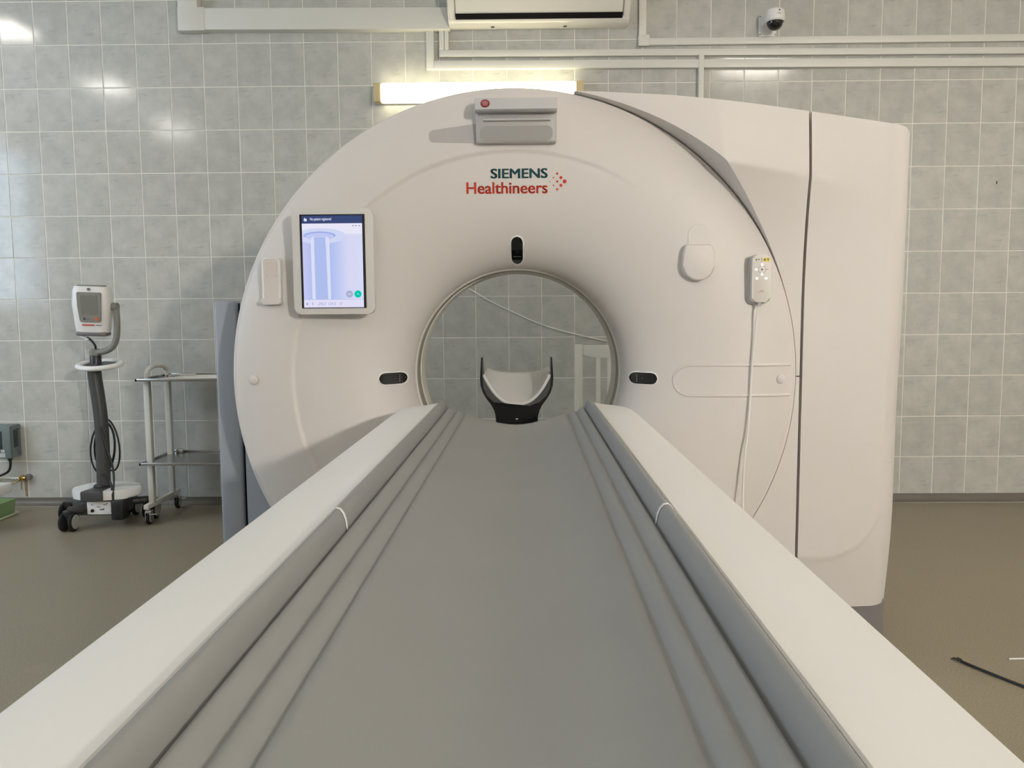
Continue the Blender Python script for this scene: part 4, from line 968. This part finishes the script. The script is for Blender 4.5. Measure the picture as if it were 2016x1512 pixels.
# ------------------------------------------------------------------ instrument trolley
tr = empty('instrument_trolley', (-1.80, 4.56, 0.0)); tag(tr, 'white wheeled trolley with two steel trays beside monitor stand', 'trolley')
def side_frame(x):
    for y in (-0.13, 0.13):
        bbox('post', M_trol, tr, x-0.016, x+0.016, y-0.016, y+0.016, 0.115, 0.82, 0.003)
    bm = bmesh.new(); tube(bm, [(x, -0.13, 0.81), (x, -0.13, 0.850), (x, -0.115, 0.872), (x, -0.07, 0.890), (x, 0.0, 0.897), (x, 0.07, 0.890), (x, 0.115, 0.872), (x, 0.13, 0.850), (x, 0.13, 0.81)], 0.014, 12, 4); finish(bm, 'handle_arch', M_trol, tr, angle=80)
    bbox('skid', M_trol, tr, x-0.014, x+0.014, -0.215, 0.215, 0.092, 0.120, 0.004)
    for y in (-0.19, 0.19):
        bm = bmesh.new(); cyl(bm, (x, y, 0.092), (0, 0, -1), 0.012, 0.012, 14); box(bm, x-0.018, x+0.018, y-0.006, y+0.030, 0.066, 0.082, 0.003); box(bm, x-0.016, x-0.012, y-0.008, y+0.030, 0.025, 0.07); box(bm, x+0.012, x+0.016, y-0.008, y+0.030, 0.025, 0.07); box(bm, x+0.006, x+0.05, y-0.006, y+0.016, 0.058, 0.064, 0.002)
        cs = finish(bm, 'caster', M_chrome, tr)
        bm = bmesh.new(); lathe(bm, [(0.0, -0.010), (0.022, -0.010), (0.032, -0.006), (0.032, 0.006), (0.022, 0.010), (0.0, 0.010)], (x, y+0.012, 0.032), 'X', 24); finish(bm, 'wheel', M_rubber, cs)
        bm = bmesh.new(); cyl(bm, (x-0.0108, y+0.012, 0.032), (1, 0, 0), 0.020, 0.0216, 20); finish(bm, 'hub', M_wheelgrey, cs)
side_frame(-0.318); side_frame(0.30)
def tray(z):
    bm = bmesh.new(); a = (-0.345, 0.33, -0.215, 0.215)
    box(bm, a[0]+0.01, a[1]-0.01, a[2]+0.01, a[3]-0.01, z-0.004, z+0.0)
    for b in ((a[0], a[1], a[2], a[2]+0.012), (a[0], a[1], a[3]-0.012, a[3]), (a[0], a[0]+0.012, a[2], a[3]), (a[1]-0.012, a[1], a[2], a[3])): box(bm, *b, z-0.006, z+0.010, 0.002)
    finish(bm, 'tray', M_steel, tr)
    for y in (-0.13, 0.13):
        bm = bmesh.new(); cyl(bm, (-0.305, y, z), (0, 0, 1), 0.007, 0.016, 12); finish(bm, 'tray_bolt', M_chrome, tr)
tray(0.825); tray(0.350)
bbox('tray_clip', M_chrome, tr, -0.305, -0.262, 0.165, 0.200, 0.350, 0.373, 0.005)
bm = bmesh.new(); prism_gen(bm, [(-2.055, 4.40, 0.8265), (-1.72, 4.40, 0.8265), (-1.68, 4.70, 0.8265), (-1.98, 4.70, 0.8265)], (0, 0, 0.003)); tag(finish(bm, 'paper_sheet', M_paper, smooth=False), 'white paper sheet lying on top tray of trolley', 'paper')
bm = bmesh.new(); tube(bm, [(-2.055, 4.56, 0.8345), (-2.02, 4.60, 0.8355), (-1.98, 4.64, 0.8355), (-1.93, 4.66, 0.8355)], 0.007, 8, 4); cyl(bm, (-2.05, 4.56, 0.827), (0, 0, 1), 0.012, 0.014, 12); tag(finish(bm, 'steel_clamp', M_chrome, angle=60), 'small shiny steel clamp on paper of top tray', 'clamp')

# ------------------------------------------------------------------ white chair behind the scanner
ch = empty('wooden_chair', (0.515, 4.42, 0.0)); tag(ch, 'white wooden chair with slatted back seen through bore', 'chair')
for x in (-0.185, 0.185): bbox('post', M_chair, ch, x-0.021, x+0.021, -0.016, 0.016, 0.0, 1.008, 0.004)
bm = bmesh.new(); prism_xz(bm, [(-0.165, 1.003), (0.165, 1.003), (0.165, 0.945), (0.10, 0.935), (0.0, 0.930), (-0.10, 0.935), (-0.165, 0.945)], -0.011, 0.011, 0.003, 2); finish(bm, 'top_rail', M_chair, ch)
for x in (-0.075, -0.010, 0.055, 0.115): bbox('slat', M_chair, ch, x-0.012, x+0.012, -0.008, 0.008, 0.46, 0.945, 0.003)
bbox('lower_rail', M_chair, ch, -0.165, 0.165, -0.010, 0.010, 0.52, 0.56, 0.003)
bbox('seat', M_chair, ch, -0.21, 0.21, -0.02, 0.385, 0.44, 0.465, 0.008)
ch.rotation_euler = (0, 0, 0)
for x in (-0.185, 0.185): bbox('leg', M_chair, ch, x-0.018, x+0.018, 0.33, 0.366, 0.0, 0.442, 0.004)

# ------------------------------------------------------------------ floor litter on the right
wr = empty('black_wire', (1.46, 2.60, 0.0)); tag(wr, 'black stranded wire with frayed end lying on floor', 'wire')
bm = bmesh.new(); tube(bm, [(0.018, -0.030, 0.006), (0.05, -0.10, 0.007), (0.11, -0.205, 0.006), (0.20, -0.36, 0.005), (0.33, -0.56, 0.005), (0.5, -0.75, 0.005)], [0.005]*26 if False else 0.0048, 8, 5); finish(bm, 'wire_core', M_black, wr, angle=80)
for k in range(9):
    a = random.uniform(-0.9, 0.9); l = random.uniform(0.018, 0.040)
    bm = bmesh.new(); d = Vector((-math.cos(a)*0.55+0.1, 0.8, 0)).normalized(); d.rotate(Matrix.Rotation(a*0.7, 3, 'Z'))
    p0 = Vector((0.022, -0.036, 0.006)); tube(bm, [p0, p0+d*l*0.5+Vector((0, 0, 0.003)), p0+d*l+Vector((0, 0, random.uniform(0, 0.006)-0.003))], 0.0014, 5, 3); finish(bm, 'strand', M_black, wr, angle=80)
bm = bmesh.new(); tube(bm, [(0, 0, 0.003), (0.05, 0.0, 0.004), (0.2, 0.004, 0.004), (0.5, 0.03, 0.004)], 0.0035, 6, 4); tag(finish(bm, 'white_strip', M_cable, loc=(1.652, 2.593, 0), angle=80), 'thin white strip lying on floor at right edge', 'strip')

# ------------------------------------------------------------------ ceiling lamps (above and behind the frame)
def ceiling_lamp(x, y, w, d, m, label):
    t = empty('ceiling_lamp', (x, y, ZC)); tag(t, label, 'lamp', 'ceiling lamps')
    bbox('lamp_frame', M_white, t, -w/2-0.03, w/2+0.03, -d/2-0.03, d/2+0.03, -0.06, 0.0, 0.004)
    bbox('diffuser', m, t, -w/2, w/2, -d/2, d/2, -0.075, -0.055, smooth=False)
ceiling_lamp(-3.9, 3.55, 0.34, 0.34, M_lamp, 'square ceiling lamp nearest to tiled wall on the left')
ceiling_lamp(-3.9, 2.05, 0.34, 0.34, M_lamp, 'middle square ceiling lamp on the left')
ceiling_lamp(-4.05, 0.25, 0.34, 0.34, M_lamp, 'square ceiling lamp on the left furthest from tiled wall')
ceiling_lamp(2.10, 2.42, 0.58, 0.34, M_lamp2, 'oblong ceiling lamp over right side of scanner')
wl = empty('work_lamp', (3.0, YB, 2.36)); tag(wl, 'bright square work lamp on wall behind the viewer', 'lamp')
bbox('lamp_housing', M_white, wl, -0.12, 0.12, 0.0, 0.08, -0.12, 0.12, 0.01)
bbox('diffuser', M_key, wl, -0.10, 0.10, 0.078, 0.09, -0.10, 0.10, smooth=False)
ceiling_lamp(-1.2, -1.6, 0.60, 0.60, M_lamp, 'large square ceiling panel added behind the viewer as fill light')  # unseen fill panel, added to lift the general light in the room
